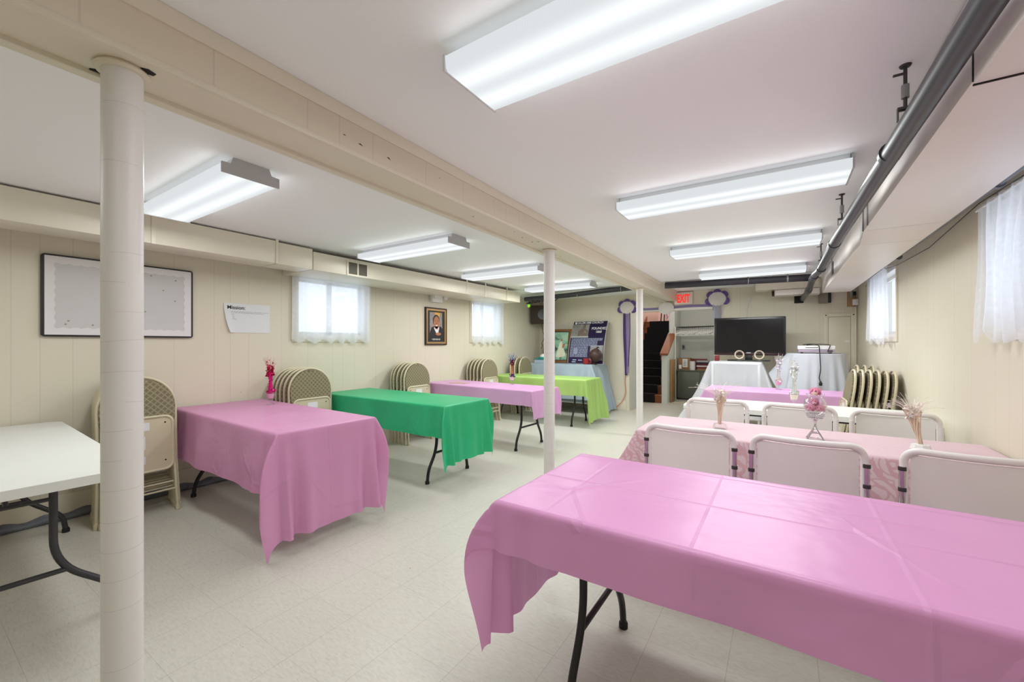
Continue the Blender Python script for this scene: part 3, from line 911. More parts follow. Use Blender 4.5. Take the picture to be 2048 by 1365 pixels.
# left row (each reaches out from the left wall)
table('bare white folding table with grey legs beside the thick near column', -4.42, -2.475, -.045, .69, R(-2.2), matleg='leg', leg_in=.275, gap=.135, foot=.36)
a = table('folding table under the rose pink cloth, next to the near column', -4.405, -2.60, 1.375, 2.085, -.03)
cloth('rose pink plastic tablecloth hanging almost to the floor, next to the near column', -4.405, -2.60, 1.375, 2.085, M['rose'], .022, .66, .40, .34, -.03, seed=3, flare=.07, k=.34, beta={(1, -1): (R(66), .40, .66), (1, 1): (R(40), .30, .5)})
table('folding table under the emerald green cloth', -4.36, -2.505, 2.745, 3.385, .0)
cloth('emerald green plastic tablecloth', -4.36, -2.505, 2.745, 3.385, M['green'], .02, .53, .29, .30, 0, seed=5, flare=.06, k=.42, beta={(1, -1): (R(60), .50, .46), (1, 1): (R(45), .22, .35)})
table('folding table under the short mauve cloth behind the green table', -4.28, -2.43, 4.25, 4.84, -.07)
cloth('short mauve pink plastic tablecloth behind the green table', -4.28, -2.43, 4.25, 4.84, M['mauve'], .02, .34, .19, .28, -.07, seed=8, flare=.035, k=.3, beta={(1, 1): (R(45), .2, .3)})
table('folding table under the lime green cloth', -4.36, -2.52, 5.93, 6.53, .0)
cloth('lime green plastic tablecloth reaching the floor at one end', -4.36, -2.52, 5.93, 6.53, M['lime'], .02, .66, .26, .28, 0, seed=12, flare=.06, k=.32)
# right row
table('folding table under the big lilac-pink cloth filling the lower right corner', -.845, .925, 1.195, 1.945, 0)
cloth('lilac-pink creased plastic tablecloth, largest and closest, filling the lower right corner', -.845, .925, 1.195, 1.945, M['pink'], .53, .02, .175, .30, 0, seed=4, flare=.035, k=.42, res=.016, amp=.008, beta={(-1, -1): (R(22), .40, .40), (-1, 1): (R(40), .36)})
table('folding table under the pale pink lace cloth', -.785, .925, 2.70, 3.30, 0)
cloth('pale pink lace tablecloth between the two rows of white chairs', -.785, .925, 2.70, 3.30, M['lace'], .26, .02, .24, .24, 0, seed=6, flare=.16, k=.5, amp=.008, group='lace cloths')
table('bare white folding table of the right row, behind the second row of white chairs', -.765, .925, 4.05, 4.72, 0)
table('folding table under the narrow mauve cloth in front of the sheer-draped television cart', -.79, .60, 5.56, 6.15, 0)
cloth('mauve plastic tablecloth in front of the sheer-draped television cart', -.79, .60, 5.56, 6.15, M['mauve'], .20, .10, .18, .25, 0, seed=15, flare=.10, k=.45)

# ------------------------------------------------------------------ folded beige chairs
def folded_chair(label, group):
    t = thing('folding_chair', label, 'chair', group=group)
    W_, H_ = .225, 1.045
    # local: +Y is the outward face, leaned by the parent rotation
    arch = []
    for k in range(25):
        a = PI*k/24
        arch.append((W_*math.cos(a), 0, .80+(H_-.80)*math.sin(a)**.9))
    pts = [(W_+.012, .012, .012), (W_, 0, .40)]+arch+[(-W_, 0, .40), (-W_-.012, .012, .012)]
    bm = NB(); tube(bm, pts, .0115, 10); obj('back_frame', bm, M['beige_metal'], t)
    # backrest cushion
    bm = NB()
    w = W_-.006
    ol = []
    for k in range(33):
        a = PI*k/32
        x = w*math.cos(a); z = .80+(H_-.016-.80)*math.sin(a)**.9
        if abs(x) < .055: z = min(z, H_-.018-.026*math.cos(x/.055*PI/2))
        ol.append((x, z))
    ol += [(-w, .72), (-w*.95, .70), (-.10, .715), (0, .72), (.10, .715), (w*.95, .70), (w, .72)]
    prism(bm, ol, -.012, .022, 'xz')
    es = [e for e in bm.edges if abs(e.verts[0].co.y-e.verts[1].co.y) < 1e-5]
    bmesh.ops.bevel(bm, geom=es, offset=.009, segments=3, affect='EDGES')
    obj('backrest', bm, M['fabric'], t, smooth=60)
    # seat pan folded up against the frame
    bm = NB()
    prism(bm, rrect(-.195, .195, .335, .735, .05), .026, .034, 'xz')
    seat = obj('seat', bm, M['beige_metal'], t)
    bm = NB(); tube(bm, [(x, .032, z) for x, z in rrect(-.198, .198, .332, .738, .055, 7)], .0105, 8, closed=True); obj('seat_rim', bm, M['beige_metal'], seat)
    for q in ((-.055, .05, .64, .70), (-.03, .03, .50, .60), (-.03, .015, .39, .45)):
        bm = NB(); prism(bm, rrect(*q, .003, 2), .0338, .0350, 'xz'); obj('sticker', bm, M['sticker'], seat, smooth=0)
    for x, z in ((-.15, .69), (.15, .69), (.15, .40), (-.15, .40)):
        bm = NB(); disc(bm, (x, .0335, z), .006, n=10, th=.002); obj('screw', bm, M['dark'], seat, smooth=0)
    bm = NB(); prism(bm, rrect(-.185, .185, .35, .72, .05), -.002, .025, 'xz'); obj('seat_cushion', bm, M['fabric'], t)
    for s in (-1, 1):
        bm = NB(); tube(bm, fillet([(s*.205, .016, .60), (s*.208, .03, .35), (s*.218, .044, .012)], .1, 4), .010, 10); lg = obj('leg', bm, M['beige_metal'], t)
        bm = NB(); lathe(bm, [(0, -.008), (.0155, -.008), (.0155, .03), (.012, .04)], 12, (s*.218, .044, .008)); obj('foot_cap', bm, M['beige_metal'], lg)
        bm = NB(); lathe(bm, [(0, -.008), (.0165, -.008), (.0165, .03), (.012, .04)], 12, (s*(W_+.012), .012, .008)); obj('foot_cap', bm, M['beige_metal'], t)
    bm = NB(); tube(bm, [(-.212, .041, .17), (.212, .041, .17)], .007, 8); obj('rung', bm, M['beige_metal'], t)
    bm = NB(); tube(bm, [(-.225, .006, .22), (.225, .006, .22)], .007, 8); obj('rung', bm, M['beige_metal'], t)
    return t

ORD = ['front', 'second', 'third', 'fourth', 'fifth', 'sixth', 'seventh']
proto = None
def place_chair(x, y, rz, tilt, label, group):
    global proto
    if proto is None:
        proto = folded_chair(label, group)
        proto.location = (x, y, 0); proto.rotation_euler = (tilt, 0, rz)
        return proto
    return dup(proto, (x, y, 0), (tilt, 0, rz), label, group)

def stack_left(xs, y, step_y, where, group):
    """outermost first; faces +X; the chairs lean back on the wall"""
    n = len(xs)
    for i, x in enumerate(xs):
        nm = 'outermost' if i == 0 else ('innermost' if i == n-1 else ORD[i]+' from the front')
        place_chair(x, y+step_y*i, -PI/2+random.uniform(-.02, .02), R(2.5)+random.uniform(-.004, .004), f'beige folded chair, {nm} of the stack {where}', group)
random.seed(5)
stack_left([-4.005, -4.085, -4.16, -4.235, -4.315], 1.065, .012, 'behind the thick column', 'folded chairs stacked behind the thick column')
stack_left([-4.02, -4.10, -4.175, -4.25, -4.32], 2.425, .0, 'between the rose and green tables', 'folded chairs stacked between the rose and green tables')
stack_left([-4.03, -4.10, -4.185, -4.255, -4.32], 3.915, .01, 'between the green and mauve tables', 'folded chairs stacked between the green and mauve tables')
stack_left([-4.03, -4.105, -4.18, -4.25, -4.32], 5.545, .0, 'under the narrow curtain', 'folded chairs stacked under the narrow curtain')
stack_left([-4.06, -4.16, -4.25], 6.74, .0, 'beside the teal-lidded bin', 'folded chairs stacked beside the teal bin')
g = 'folded chairs leaning on the right wall'
for i, x in enumerate([.462, .521, .580, .639, .698, .756]):
    nm = 'outermost' if i == 0 else ('innermost' if i == 5 else ORD[i]+' from outside')
    place_chair(x, 5.33, PI/2+.02, R(8), f'beige folded chair, {nm} of the near stack leaning on the right wall', g)
g = 'folded chairs of the far stack on the right wall'
for i, x in enumerate([.63, .70, .77]):
    place_chair(x, 6.40, PI/2, R(7), f'beige folded chair, {["outermost", "middle", "innermost"][i]} of the far stack of three on the right wall', g)

# ------------------------------------------------------------------ white chairs
def white_chair(label, group, chrome=True):
    LM = M['chrome'] if chrome else M['white_vinyl']
    t = thing('white_chair', label, 'chair', group=group)
    W_, z0, z1 = .215, .515, .838
    def cv(x): return -.045*(1-(x/W_)**2)
    bm = NB()
    ol = rrect(-W_+.012, W_-.012, z0+.008, z1-.012, .045, 6)
    # panel as a curved slab
    def fpan(u, v):
        x = (u-.5)*2*(W_-.02); z = z0+.012+v*(z1-z0-.03)
        return (x, cv(x), z)
    sheet(bm, fpan, 18, 8)
    bmesh.ops.solidify(bm, geom=bm.faces[:], thickness=.014)
    obj('back_panel', bm, M['white_vinyl'], t, smooth=50)
    bm = NB()
    tube(bm, [(x, cv(x), z) for x, z in [(a, b) for a, b in sum(([((1-s)*p[0]+s*q[0], (1-s)*p[1]+s*q[1]) for s in (0, .2, .4, .6, .8)] for p, q in zip(rrect(-W_, W_, z0, z1, .055, 7), rrect(-W_, W_, z0, z1, .055, 7)[1:]+rrect(-W_, W_, z0, z1, .055, 7)[:1])), [])]], .015, 10, closed=True)
    obj('back_rim', bm, M['white_vinyl'], t, smooth=60)
    bm = NB()
    prism(bm, rrect(-.20, .20, .04, .43, .05), .425, .465, 'xy')
    es = [e for e in bm.edges if abs(e.verts[0].co.z-e.verts[1].co.z) < 1e-5]
    bmesh.ops.bevel(bm, geom=es, offset=.014, segments=3, affect='EDGES')
    obj('seat', bm, M['white_vinyl'], t)
    for s in (-1, 1):
        bm = NB(); tube(bm, fillet([(s*(W_+.006), -.010, .765), (s*(W_+.006), -.008, .55), (s*(W_+.008), .08, .42), (s*(W_+.01), .42, .012)], .1, 5), .0115, 12)
        lg = obj('leg', bm, LM, t)
        for z in ((.755, .665) if chrome else ()):
            bm = NB(); tube(bm, [(s*(W_+.006), -.0105, z-.008), (s*(W_+.006), -.0105, z+.008)], .0145, 12); obj('clamp', bm, M['dark_steel'], lg)
        bm = NB(); tube(bm, fillet([(s*(W_-.012), .34, .43), (s*(W_-.012), .18, .30), (s*(W_-.012), -.06, .012)], .08, 5), .0105, 12); obj('leg', bm, LM, t)
    bm = NB(); tube(bm, [(-W_-.008, .31, .13), (W_+.008, .31, .13)], .008, 8); obj('stretcher', bm, LM, t)
    bm = NB(); tube(bm, [(-W_+.012, .0, .10), (W_-.012, .0, .10)], .008, 8); obj('stretcher', bm, LM, t)
    return t
gA = 'white chairs at the lace-covered table'; gB = 'white chairs at the bare white table of the right row'
wc = white_chair('white padded chair at the lace-covered table, farthest from the right wall', gA); wc.location = (-.422, 2.40, 0)
dup(wc, (.095, 2.40, 0), -.01, 'white padded chair in the middle of the row at the lace-covered table', gA)
dup(wc, (.66, 2.43, 0), -.03, 'white padded chair at the lace-covered table, the one beside the right wall', gA)
wc = white_chair('white padded chair at the bare white table, behind the first straw spray', gB, False); wc.location = (-.44, 3.70, 0)
dup(wc, (.105, 3.70, 0), -.01, 'white padded chair at the bare white table, behind the glass of pink roses', gB)
dup(wc, (.625, 3.68, 0), -.02, 'white padded chair at the bare white table, nearest the right wall', gB)

# ------------------------------------------------------------------ centrepieces
def strands(bm, n, z0, h, spread, r, rnd, droop=.3, base=.01, segs=5):
    for k in range(n):
        a = rnd.uniform(0, 2*PI); s = spread*rnd.uniform(.3, 1); hh = h*rnd.uniform(.65, 1)
        pts = []
        for j in range(segs+1):
            t_ = j/segs
            pts.append((math.cos(a)*(base+s*t_**1.8), math.sin(a)*(base+s*t_**1.8), z0+hh*(t_-droop*t_**3*s/max(spread, 1e-3)*.5)))
        tube(bm, pts, r, 4, cap=False)
def stars(bm, pts, r):
    for c, s in pts:
        o_ = []
        for k in range(10):
            rr = r*s*(1 if k % 2 == 0 else .42); a = PI*k/5+PI/2
            o_.append((c[0]+rr*math.cos(a), c[2]+rr*math.sin(a)))
        prism(bm, o_, c[1], c[1]+.002, 'xz')
def curls(bm, n, z0, z1, rad, r, rnd):
    for k in range(n):
        z = rnd.uniform(z0, z1); a = rnd.uniform(0, 6.28); q = rad*rnd.uniform(.3, 1)
        c = Vector((q*math.cos(a), q*math.sin(a), z)); ax = Vector((rnd.uniform(-1, 1), rnd.uniform(-1, 1), rnd.uniform(-1, 1))).normalized()
        u = ax.orthogonal().normalized(); w = ax.cross(u); rr = r*rnd.uniform(.6, 1.3)
        # crumpled foil petal
        vs = [bm.verts.new(c+(u*math.cos(b)+w*math.sin(b))*rr*(1+.35*math.sin(3*b+k))+ax*rr*.35*math.sin(2*b+k)) for b in [2*PI*i/8 for i in range(8)]]
        cc = bm.verts.new(c-ax*rr*.3)
        for i in range(8): bm.faces.new((vs[i], vs[(i+1) % 8], cc))
ZT = .744
def spray_piece(label, loc, body, foil, star, stem='glass', H_=.40, seed=1, cup='fill', fillmat='petal', spread=.05, low=None):
    rnd = random.Random(seed)
    t = thing('centrepiece', label, 'centrepiece', loc, rnd.uniform(0, .3))
    bm = NB()
    lathe(bm, [(0, 0), (.034, 0), (.034, .004), (.008, .012), (.006, .03), (.012, .04), (.03, .055), (.038, .10), (.040, .115), (.038, .115), (.028, .06), (0, .048)], 20)
    obj('goblet', bm, M[stem], t)
    bm = NB(); lathe(bm, [(0, .052), (.024, .058), (.034, .095), (0, .10)], 16); obj('filling', bm, M[fillmat], t)
    bm = NB(); curls(bm, 26, .10, .135, .034, .012, rnd); obj('collar', bm, M[low or foil], t)
    bm = NB(); lathe(bm, [(0, .11), (.017, .11), (.020, .15), (.013, .20), (.016, .26), (.022, .29), (0, .29)], 10); curls(bm, 30, .14, .28, .018, .009, rnd); obj('wrapped_stem', bm, M[body], t)
    bm = NB(); curls(bm, 46, .255, H_*.86, .03, .013, rnd); obj('foil_bloom', bm, M[foil], t)
    bm = NB(); strands(bm, 26, .25, H_-.25+.05, spread, .0008, rnd); obj('wire_spray', bm, M[star], t)
    for _ in range(9):
        bm = NB(); stars(bm, [((rnd.uniform(-spread, spread*.5), rnd.uniform(-.02, .02), rnd.uniform(H_*.78, H_)), rnd.uniform(.6, 1))], .011); obj('star', bm, M[star], t, smooth=0)
    return t
spray_piece('fuchsia foil spray in a small glass on the rose pink cloth', (-3.905, 1.955, ZT), 'fuchsia', 'crimson', 'crimson', H_=.41, seed=2, low='fuchsia')
spray_piece('multicoloured burgundy and violet foil spray on the short mauve cloth', (-3.09, 4.74, ZT), 'copper', 'burgundy', 'blue_foil', H_=.39, seed=4, low='violet', fillmat='petal_lt', spread=.07)
spray_piece('silver foil spray in a pink-filled goblet on the mauve cloth before the television', (-.03, 5.96, ZT), 'silver', 'silver', 'silver', H_=.41, seed=6, low='blush', fillmat='petal')
spray_piece('tall silver foil spray in a goblet on the bare white table of the right row', (.096, 4.55, .735), 'silver', 'silver', 'silver', H_=.42, seed=8, fillmat='petal_lt', spread=.045)

def straw_piece(label, loc, seed, lean=0.0, base='glass', H_=.30, wide=.19):
    rnd = random.Random(seed)
    t = thing('centrepiece', label, 'centrepiece', loc)
    bm = NB()
    lathe(bm, [(0, 0), (.040, 0), (.043, .012), (.036, .034), (.02, .038), (0, .036)], 8)
    obj('base', bm, M['white_plastic'] if base != 'glass' else M['glass'], t, smooth=0)
    bm = NB()
    for k in range(60):
        a = rnd.uniform(0, 6.28); q = rnd.uniform(.2, 1)
        pts = []
        for j in range(7):
            s = j/6; z = .03+s*H_*.62
            rr = (.010+.004*abs(s-.25)+.024*s*s)*q
            pts.append((lean*s*.09+rr*math.cos(a+s*1.6), rr*math.sin(a+s*1.6), z))
        tube(bm, pts, .0013, 4, cap=False)
    obj('straw_bundle', bm, M['straw'], t)
    off = Vector((lean*.085, 0, 0))
    bm = NB(); curls(bm, 44, H_*.6, H_*.86, .032, .011, rnd); xform(bm, Matrix.Translation(off)); obj('dried_bloom', bm, M['blush'], t)
    bm = NB(); strands(bm, 46, H_*.56, H_*.60, wide, .0007, rnd, droop=.9); xform(bm, Matrix.Translation(off)); obj('fine_spray', bm, M['blush'], t)
    for q in ([((-.125, -.02, .225), 1.5), ((-.045, -.045, .185), 1.3)] if lean else [((rnd.uniform(-.03, .06), -.03, rnd.uniform(.2, .26)), .8) for _ in range(5)]):
        bm = NB(); stars(bm, [q], .012); obj('star', bm, M['silver'], t, smooth=0)
straw_piece('blush straw spray on a clear foot, first on the lace cloth near its free end', (-.335, 2.99, ZT), 3)
straw_piece('leaning straw spray with silver stars on a white foot, on the lace cloth', (.60, 2.93, ZT), 5, lean=-.35, base='white', H_=.28, wide=.12)

t = thing('rose_goblet', 'footed glass bowl of pink silk roses on the lace cloth', 'centrepiece', (.162, 2.94, ZT))
bm = NB(); lathe(bm, [(0, .128), (.03, .135), (.052, .16), (.058, .195), (.05, .225), (.036, .245), (.045, .265), (.043, .265), (.034, .245), (.047, .222), (.054, .195), (.048, .165), (.02, .142), (0, .138)], 28); obj('bowl', bm, M['glass'], t)
bm = NB()
for k in range(28):
    a = 2*PI*k/28
    for z, r_ in ((.128, .036), (.138, .040), (.148, .043)):
        bmesh.ops.create_icosphere(bm, subdivisions=1, radius=.0048, matrix=Matrix.Translation((r_*math.cos(a), r_*math.sin(a), z)))
obj('crystal_band', bm, M['silver'], t)
bm = NB(); lathe(bm, [(.035, .128), (.018, .118), (.008, .105), (.006, .085), (.009, .072), (.014, .062), (0, .062)], 16); obj('stem', bm, M['chrome'], t)
for k in range(4):
    a = PI/4+k*PI/2
    bm = NB(); tube(bm, fillet([(.008*math.cos(a), .008*math.sin(a), .068), (.022*math.cos(a), .022*math.sin(a), .048), (.056*math.cos(a), .056*math.sin(a), .004)], .03, 4), .0035, 8); obj('leg', bm, M['chrome'], t)
bm = NB()
for h_, q in ((.006, .053), (.042, .026)):
    tube(bm, [(q*math.cos(PI/4+k*PI/2), q*math.sin(PI/4+k*PI/2), h_) for k in range(4)], .0025, 6, closed=True)
obj('foot_ring', bm, M['chrome'], t)
rnd = random.Random(9)
def rose(c, r_, mat):
    bm = NB()
    for k in range(14):
        a = k*2.4; q = r_*(.25+.75*k/14); c0 = Vector(c)
        n_ = Vector((math.cos(a), math.sin(a), .6-.7*k/14)).normalized(); u = n_.orthogonal().normalized(); w = n_.cross(u)
        ctr = c0+n_*q*.55
        vs = [bm.verts.new(ctr+(u*math.cos(b)+w*math.sin(b))*r_*.55+n_*r_*.18*math.cos(2*b)) for b in [2*PI*i/9 for i in range(9)]]
        cc = bm.verts.new(ctr+n_*r_*-.12)
        for i in range(9): bm.faces.new((vs[i], vs[(i+1) % 9], cc))
    return bm
for c, r_, m_ in (((-.024, -.014, .184), .034, 'petal'), ((.024, -.012, .184), .034, 'petal'), ((0, .022, .19), .034, 'petal'), ((0, -.002, .222), .03, 'petal'), ((.002, .0, .278), .040, 'petal'), ((-.004, -.036, .268), .018, 'petal_lt')):
    obj('rose', rose(c, r_, m_), M[m_], t, smooth=60)

bm = NB(); sheet(bm, lambda u, v: (-3.95+.27*u, 4.40+.15*v+.02*u, ZT+.003+.010*u*(1-u)*v), 8, 6); bmesh.ops.solidify(bm, geom=bm.faces[:], thickness=.003)
o = obj('paper_folder', bm, M['straw']); tag(o, 'tan paper folder lying on the short mauve cloth by the wall', 'folder')

# ------------------------------------------------------------------ left wall things
# bulletin board
t = thing('bulletin_board', 'bulletin board in a black frame covered with grey paper, half hidden by the column', 'bulletin board', (XL, 1.09, 1.65))
def yz_poly(bm, pts, x0, x1): prism(bm, pts, x0, x1, 'yz')
W2, H2 = .455, .30
bm = NB(); yz_poly(bm, rrect(-W2, W2, -H2, H2, .02), .001, .024); obj('frame', bm, M['black_frame'], t)
bm = NB(); yz_poly(bm, rrect(-W2+.016, W2-.014, -H2+.014, H2-.012, .004, 2), .022, .0265); obj('backing', bm, M['board'], t)
bm = NB()
def scal(n, a0, a1, fixed, sgn, horiz):
    pts = []
    for k in range(n*8+1):
        s = k/(n*8); a = a0+(a1-a0)*s
        b = fixed+sgn*(.045+.009*abs(math.sin(s*n*PI)))
        pts.append((a, b) if horiz else (b, a))
    if horiz: return pts+[(a1, fixed), (a0, fixed)]
    return pts+[(fixed, a1), (fixed, a0)]
wi, hi = W2-.016, H2-.014
yz_poly(bm, scal(14, -wi, wi, hi, -1, True), .0266, .0280); yz_poly(bm, scal(14, -wi, wi, -hi, 1, True), .0266, .0280)
yz_poly(bm, scal(9, -hi, hi, -wi, 1, False), .0270, .0284); yz_poly(bm, scal(9, -hi, hi, wi, -1, False), .0270, .0284)
obj('scalloped_border', bm, M['border'], t, smooth=0)
rnd = random.Random(2)
for k in range(16):
    bm = NB(); disc(bm, (.0265, rnd.uniform(-.36, .36), rnd.uniform(-.22, .22)), .0055, 'x', 8, .004); obj('pin', bm, M['pin'], t)

# mission paper (curled)
t = thing('mission_paper', 'white printed paper headed Mission taped to the cream wall', 'paper', (XL, 2.01, 1.55))
bm = NB()
def mp(u, v):   # u along Y, v down
    y = -.212+.424*u; z = .143-.286*v
    y += .05*max(0, (v-.0))**2*max(0, 1-u*4)
    return (.004+.02*max(0, 1-u*5)*v, y, z-.006*u*0)
sheet(bm, mp, 16, 10); obj('sheet', bm, M['paper'], t, smooth=60)
MW = Matrix(((0, 0, 1, 0), (1, 0, 0, 0), (0, 1, 0, 0), (0, 0, 0, 1)))   # text XY -> wall YZ facing +X
bm = text_bm('Mission:', .050, .0003, .0005, M=Matrix.Translation((.0065, -.185, .085)) @ MW); obj('heading', bm, M['ink'], t, smooth=0)
bm = NB()
rnd = random.Random(6)
for z, y1 in ((.060, .19), (.048, .15), (.032, -.12), (.020, -.135), (.008, -.125), (-.004, -.12), (-.016, -.105)):
    y = -.185
    while y < y1:
        w_ = min(rnd.uniform(.008, .026), y1-y+.004)
        box(bm, .0052, .0058, y, y+w_, z, z+.0042); y += w_+.005
obj('small_print', bm, M['grey_ink'], t, smooth=0)

# emergency light
t = thing('emergency_light', 'white twin-head emergency light tucked under the cream duct', 'emergency light', (XL, 4.66, 2.0))
bm = NB(); box(bm, 0, .075, -.12, .105, -.07, .07, .012); obj('body', bm, M['white_plastic'], t)
for y, m_ in ((-.07, 0), (.165, .02)):
    bm = NB(); lathe(bm, [(0, -.03), (.03, -.03), (.045, .02), (.042, .024), (0, .02)], 18); xform(bm, Matrix.Translation((.09 if m_ == 0 else .06, y, .02)) @ Matrix.Rotation(PI/2, 4, 'Y')); obj('lamp_head', bm, M['white_plastic'], t)

# framed portrait
t = thing('framed_portrait', 'framed colour portrait of a smiling man in a suit above the stacked chairs', 'picture', (XL, 4.675, 1.565))
def ring(bm, w, h, th, x0, x1):
    box(bm, x0, x1, -w, -w+th, -h, h, .003); box(bm, x0, x1, w-th, w, -h, h, .003)
    box(bm, x0, x1, -w+th, w-th, h-th, h, .003); box(bm, x0, x1, -w+th, w-th, -h, -h+th, .003)
bm = NB(); ring(bm, .232, .285, .02, 0, .03); obj('outer_frame', bm, M['dark_brown'], t, smooth=0)
bm = NB(); ring(bm, .214, .267, .03, 0, .026); obj('inner_frame', bm, M['gold'], t, smooth=0)
bm = NB(); box(bm, .002, .015, -.19, .19, -.242, .242); obj('mat_board', bm, M['black_frame'], t, smooth=0)
bm = NB(); box(bm, .014, .0162, -.135, .135, -.16, .215)
photo = obj('photograph', bm, simple('printed_backdrop', (150, 140, 138), .5, var=.75, nscale=22), t, smooth=0)
def flat(bm, pts, lv): prism(bm, pts, .0162, .0162+.0006*lv, 'yz')
def ell(cy, cz, ry, rz, n=24): return [(cy+ry*math.cos(2*PI*k/n), cz+rz*math.sin(2*PI*k/n)) for k in range(n)]
bm = NB(); flat(bm, [(-.135, -.10), (-.10, -.02), (-.045, .0), (.03, .0), (.11, .0), (.135, -.04), (.135, -.16), (-.135, -.16)], 1); obj('jacket', bm, M['ink'], photo, smooth=0)
bm = NB(); flat(bm, [(-.05, -.02), (.07, -.01), (.045, -.11), (.02, -.13)], 2); obj('shirt', bm, M['white'], photo, smooth=0)
bm = NB(); flat(bm, ell(.003, .088, .074, .092), 2); obj('hair', bm, M['ink'], photo, smooth=0)
bm = NB(); flat(bm, ell(.008, .062, .064, .094), 3); flat(bm, [(-.03, .0), (.046, .0), (.036, -.045), (-.014, -.045)], 3); obj('face', bm, M['skin'], photo, smooth=0)
bm = NB(); flat(bm, [(-.016, .020), (.036, .022), (.026, .009), (.010, .005), (-.006, .009)], 4); obj('smile', bm, M['white'], photo, smooth=0)
bm = NB()
for y in (-.013, .031): flat(bm, ell(y*1.15, .085, .009, .005, 12), 4)
flat(bm, [(.006, .06), (.013, .06), (.017, .042), (.003, .042)], 4); obj('eye', bm, M['dark_brown'], photo, smooth=0)
bm = NB(); flat(bm, ell(.05, -.115, .06, .022), 4); obj('hand', bm, M['skin'], photo, smooth=0)
bm = NB(); flat(bm, [(-.03, .215), (.09, .215), (.075, .15), (-.02, .15)], 1); obj('banner', bm, simple('amber_print', (226, 168, 74), .5), photo, smooth=0)
bm = NB()
for k in range(26):
    s = k/26
tube(bm, [(.0165, -.09+.18*k/60, -.198+.012*math.sin(k*.9)*(1-.3*math.sin(k*.31))) for k in range(61)], .0022, 5)
obj('script_caption', bm, M['white'], t)

# speaker in the back left corner
t = thing('wall_speaker', 'dark brown box speaker in the back left corner behind the column', 'speaker', (-4.24, 7.62, 1.91), (0, 0, R(25)))
bm = NB(); box(bm, -.20, .20, -.12, .12, -.19, .19, .006); obj('cabinet', bm, M['speaker'], t)
bm = NB(); lathe(bm, [(0, 0), (.10, 0), (.115, .008), (.11, .012), (0, .004)], 24); xform(bm, Matrix.Translation((.05, -.121, 0)) @ Matrix.Rotation(PI/2, 4, 'X')); obj('cone', bm, M['black'], t)
bm = NB(); tube(bm, fillet([(-4.28, 7.73, 1.72), (-4.27, 7.75, 1.55), (-4.24, 7.75, 1.50), (-4.24, 7.75, 1.40), (-4.30, 7.75, 1.30), (-4.27, 7.75, 1.26), (-4.31, 7.75, 1.20)], .04), .006, 8)
o = obj('speaker_cord', bm, M['black']); tag(o, 'black cord dangling below the brown corner speaker', 'cord')
bm = NB(); tube(bm, [(-4.30, 7.934, 0), (-4.30, 7.934, 1.75)], .014, 8); o = obj('corner_conduit', bm, M['cream']); tag(o, 'cream conduit running down the back left corner', 'conduit')

# ------------------------------------------------------------------ back table with poster
def plain_table(label, x0, x1, y0, y1, h):
    t = thing('tall_table', label, 'table', ((x0+x1)/2, (y0+y1)/2, 0))
    L_, W_ = (x1-x0)/2, (y1-y0)/2
    bm = NB(); box(bm, -L_, L_, -W_, W_, h-.04, h, .006); obj('tabletop', bm, M['table_white'], t)
    for sx in (-1, 1):
        for sy in (-1, 1):
            bm = NB(); box(bm, sx*(L_-.03)-.018, sx*(L_-.03)+.018, sy*(W_-.03)-.018, sy*(W_-.03)+.018, 0, h-.04, .004); obj('leg', bm, M['leg_black'], t)
    bm = NB(); box(bm, -L_+.03, L_-.03, -W_+.02, W_-.02, .18, .20); obj('lower_shelf', bm, M['table_white'], t)
    return t
plain_table('tall table beneath the pale blue cloth against the back wall', -4.25, -2.93, 7.17, 7.85, .905)
cloth('pale blue plastic cloth on the tall table under the leaning poster', -4.25, -2.93, 7.17, 7.85, M['blue'], .10, .90, .66, .06, 0, zt=.914, seed=22, flare=.20, k=.3, amp=.02, beta={(1, -1): (R(20), .3)})

# poster (bent foam board leaning on wall)
t = thing('church_poster', 'purple church history poster leaning on the wall above the pale blue cloth', 'poster', (0, 0, 0))
def PO(u, v, lift=0.0):
    # u 0..1 left-right, v 0..1 bottom-top; bowed board
    x = -3.53+.735*u-.045*v+.055*math.sin(v*PI)*0
    y = 7.42+.40*v-.06*math.sin(v*PI)
    z = .912+.845*v
    n_ = Vector((0, -.9, .42)).normalized()
    return Vector((x, y, z))+n_*lift
def po_rect(u0, u1, v0, v1, lift, mat, name, par, nu=4, nv=10):
    bm = NB(); sheet(bm, lambda a, b: PO(u0+(u1-u0)*a, v0+(v1-v0)*b, lift), nu, nv); bmesh.ops.solidify(bm, geom=bm.faces[:], thickness=.0015)
    return obj(name, bm, mat, par, smooth=60)
def po_text(body, size, u, v, lift, mat, name, par, align='LEFT', bold=0.0):
    bm = text_bm(body, size, .0002, bold, align)
    for vv in bm.verts: vv.co = PO(u+vv.co.x/.735, v+vv.co.y/.845, lift+vv.co.z)
    return obj(name, bm, mat, par, smooth=0)
board = po_rect(0, 1, 0, 1, 0, M['white'], 'board', t)
po_rect(.012, .985, .008, .99, .002, M['purple_dk'], 'print', t)
po_rect(.02, .50, .62, .92, .004, simple('church_photo_print', (190, 186, 182), .5, var=.5, nscale=14), 'picture_panel', t)
bm = NB()
for pts in ([(.2, .64), (.48, .64), (.48, .76), (.34, .84), (.2, .76)], [(.32, .82), (.40, .82), (.40, .90), (.36, .93), (.32, .90)]):
    vs = [bm.verts.new(PO(u, v, .0055)) for u, v in pts]; bm.faces.new(vs)
obj('church_drawing', bm, simple('brown_print', (122, 104, 96), .6, var=.3, nscale=30), t, smooth=0)
po_rect(.02, .52, .60, .635, .0045, M['white'], 'swoosh', t)
po_rect(.62, .97, .08, .42, .004, simple('lower_photo_print', (206, 204, 206), .5, var=.35, nscale=16), 'picture_panel', t)
po_rect(.15, .26, .22, .36, .004, M['lilac'], 'picture_panel', t)
bm = NB()
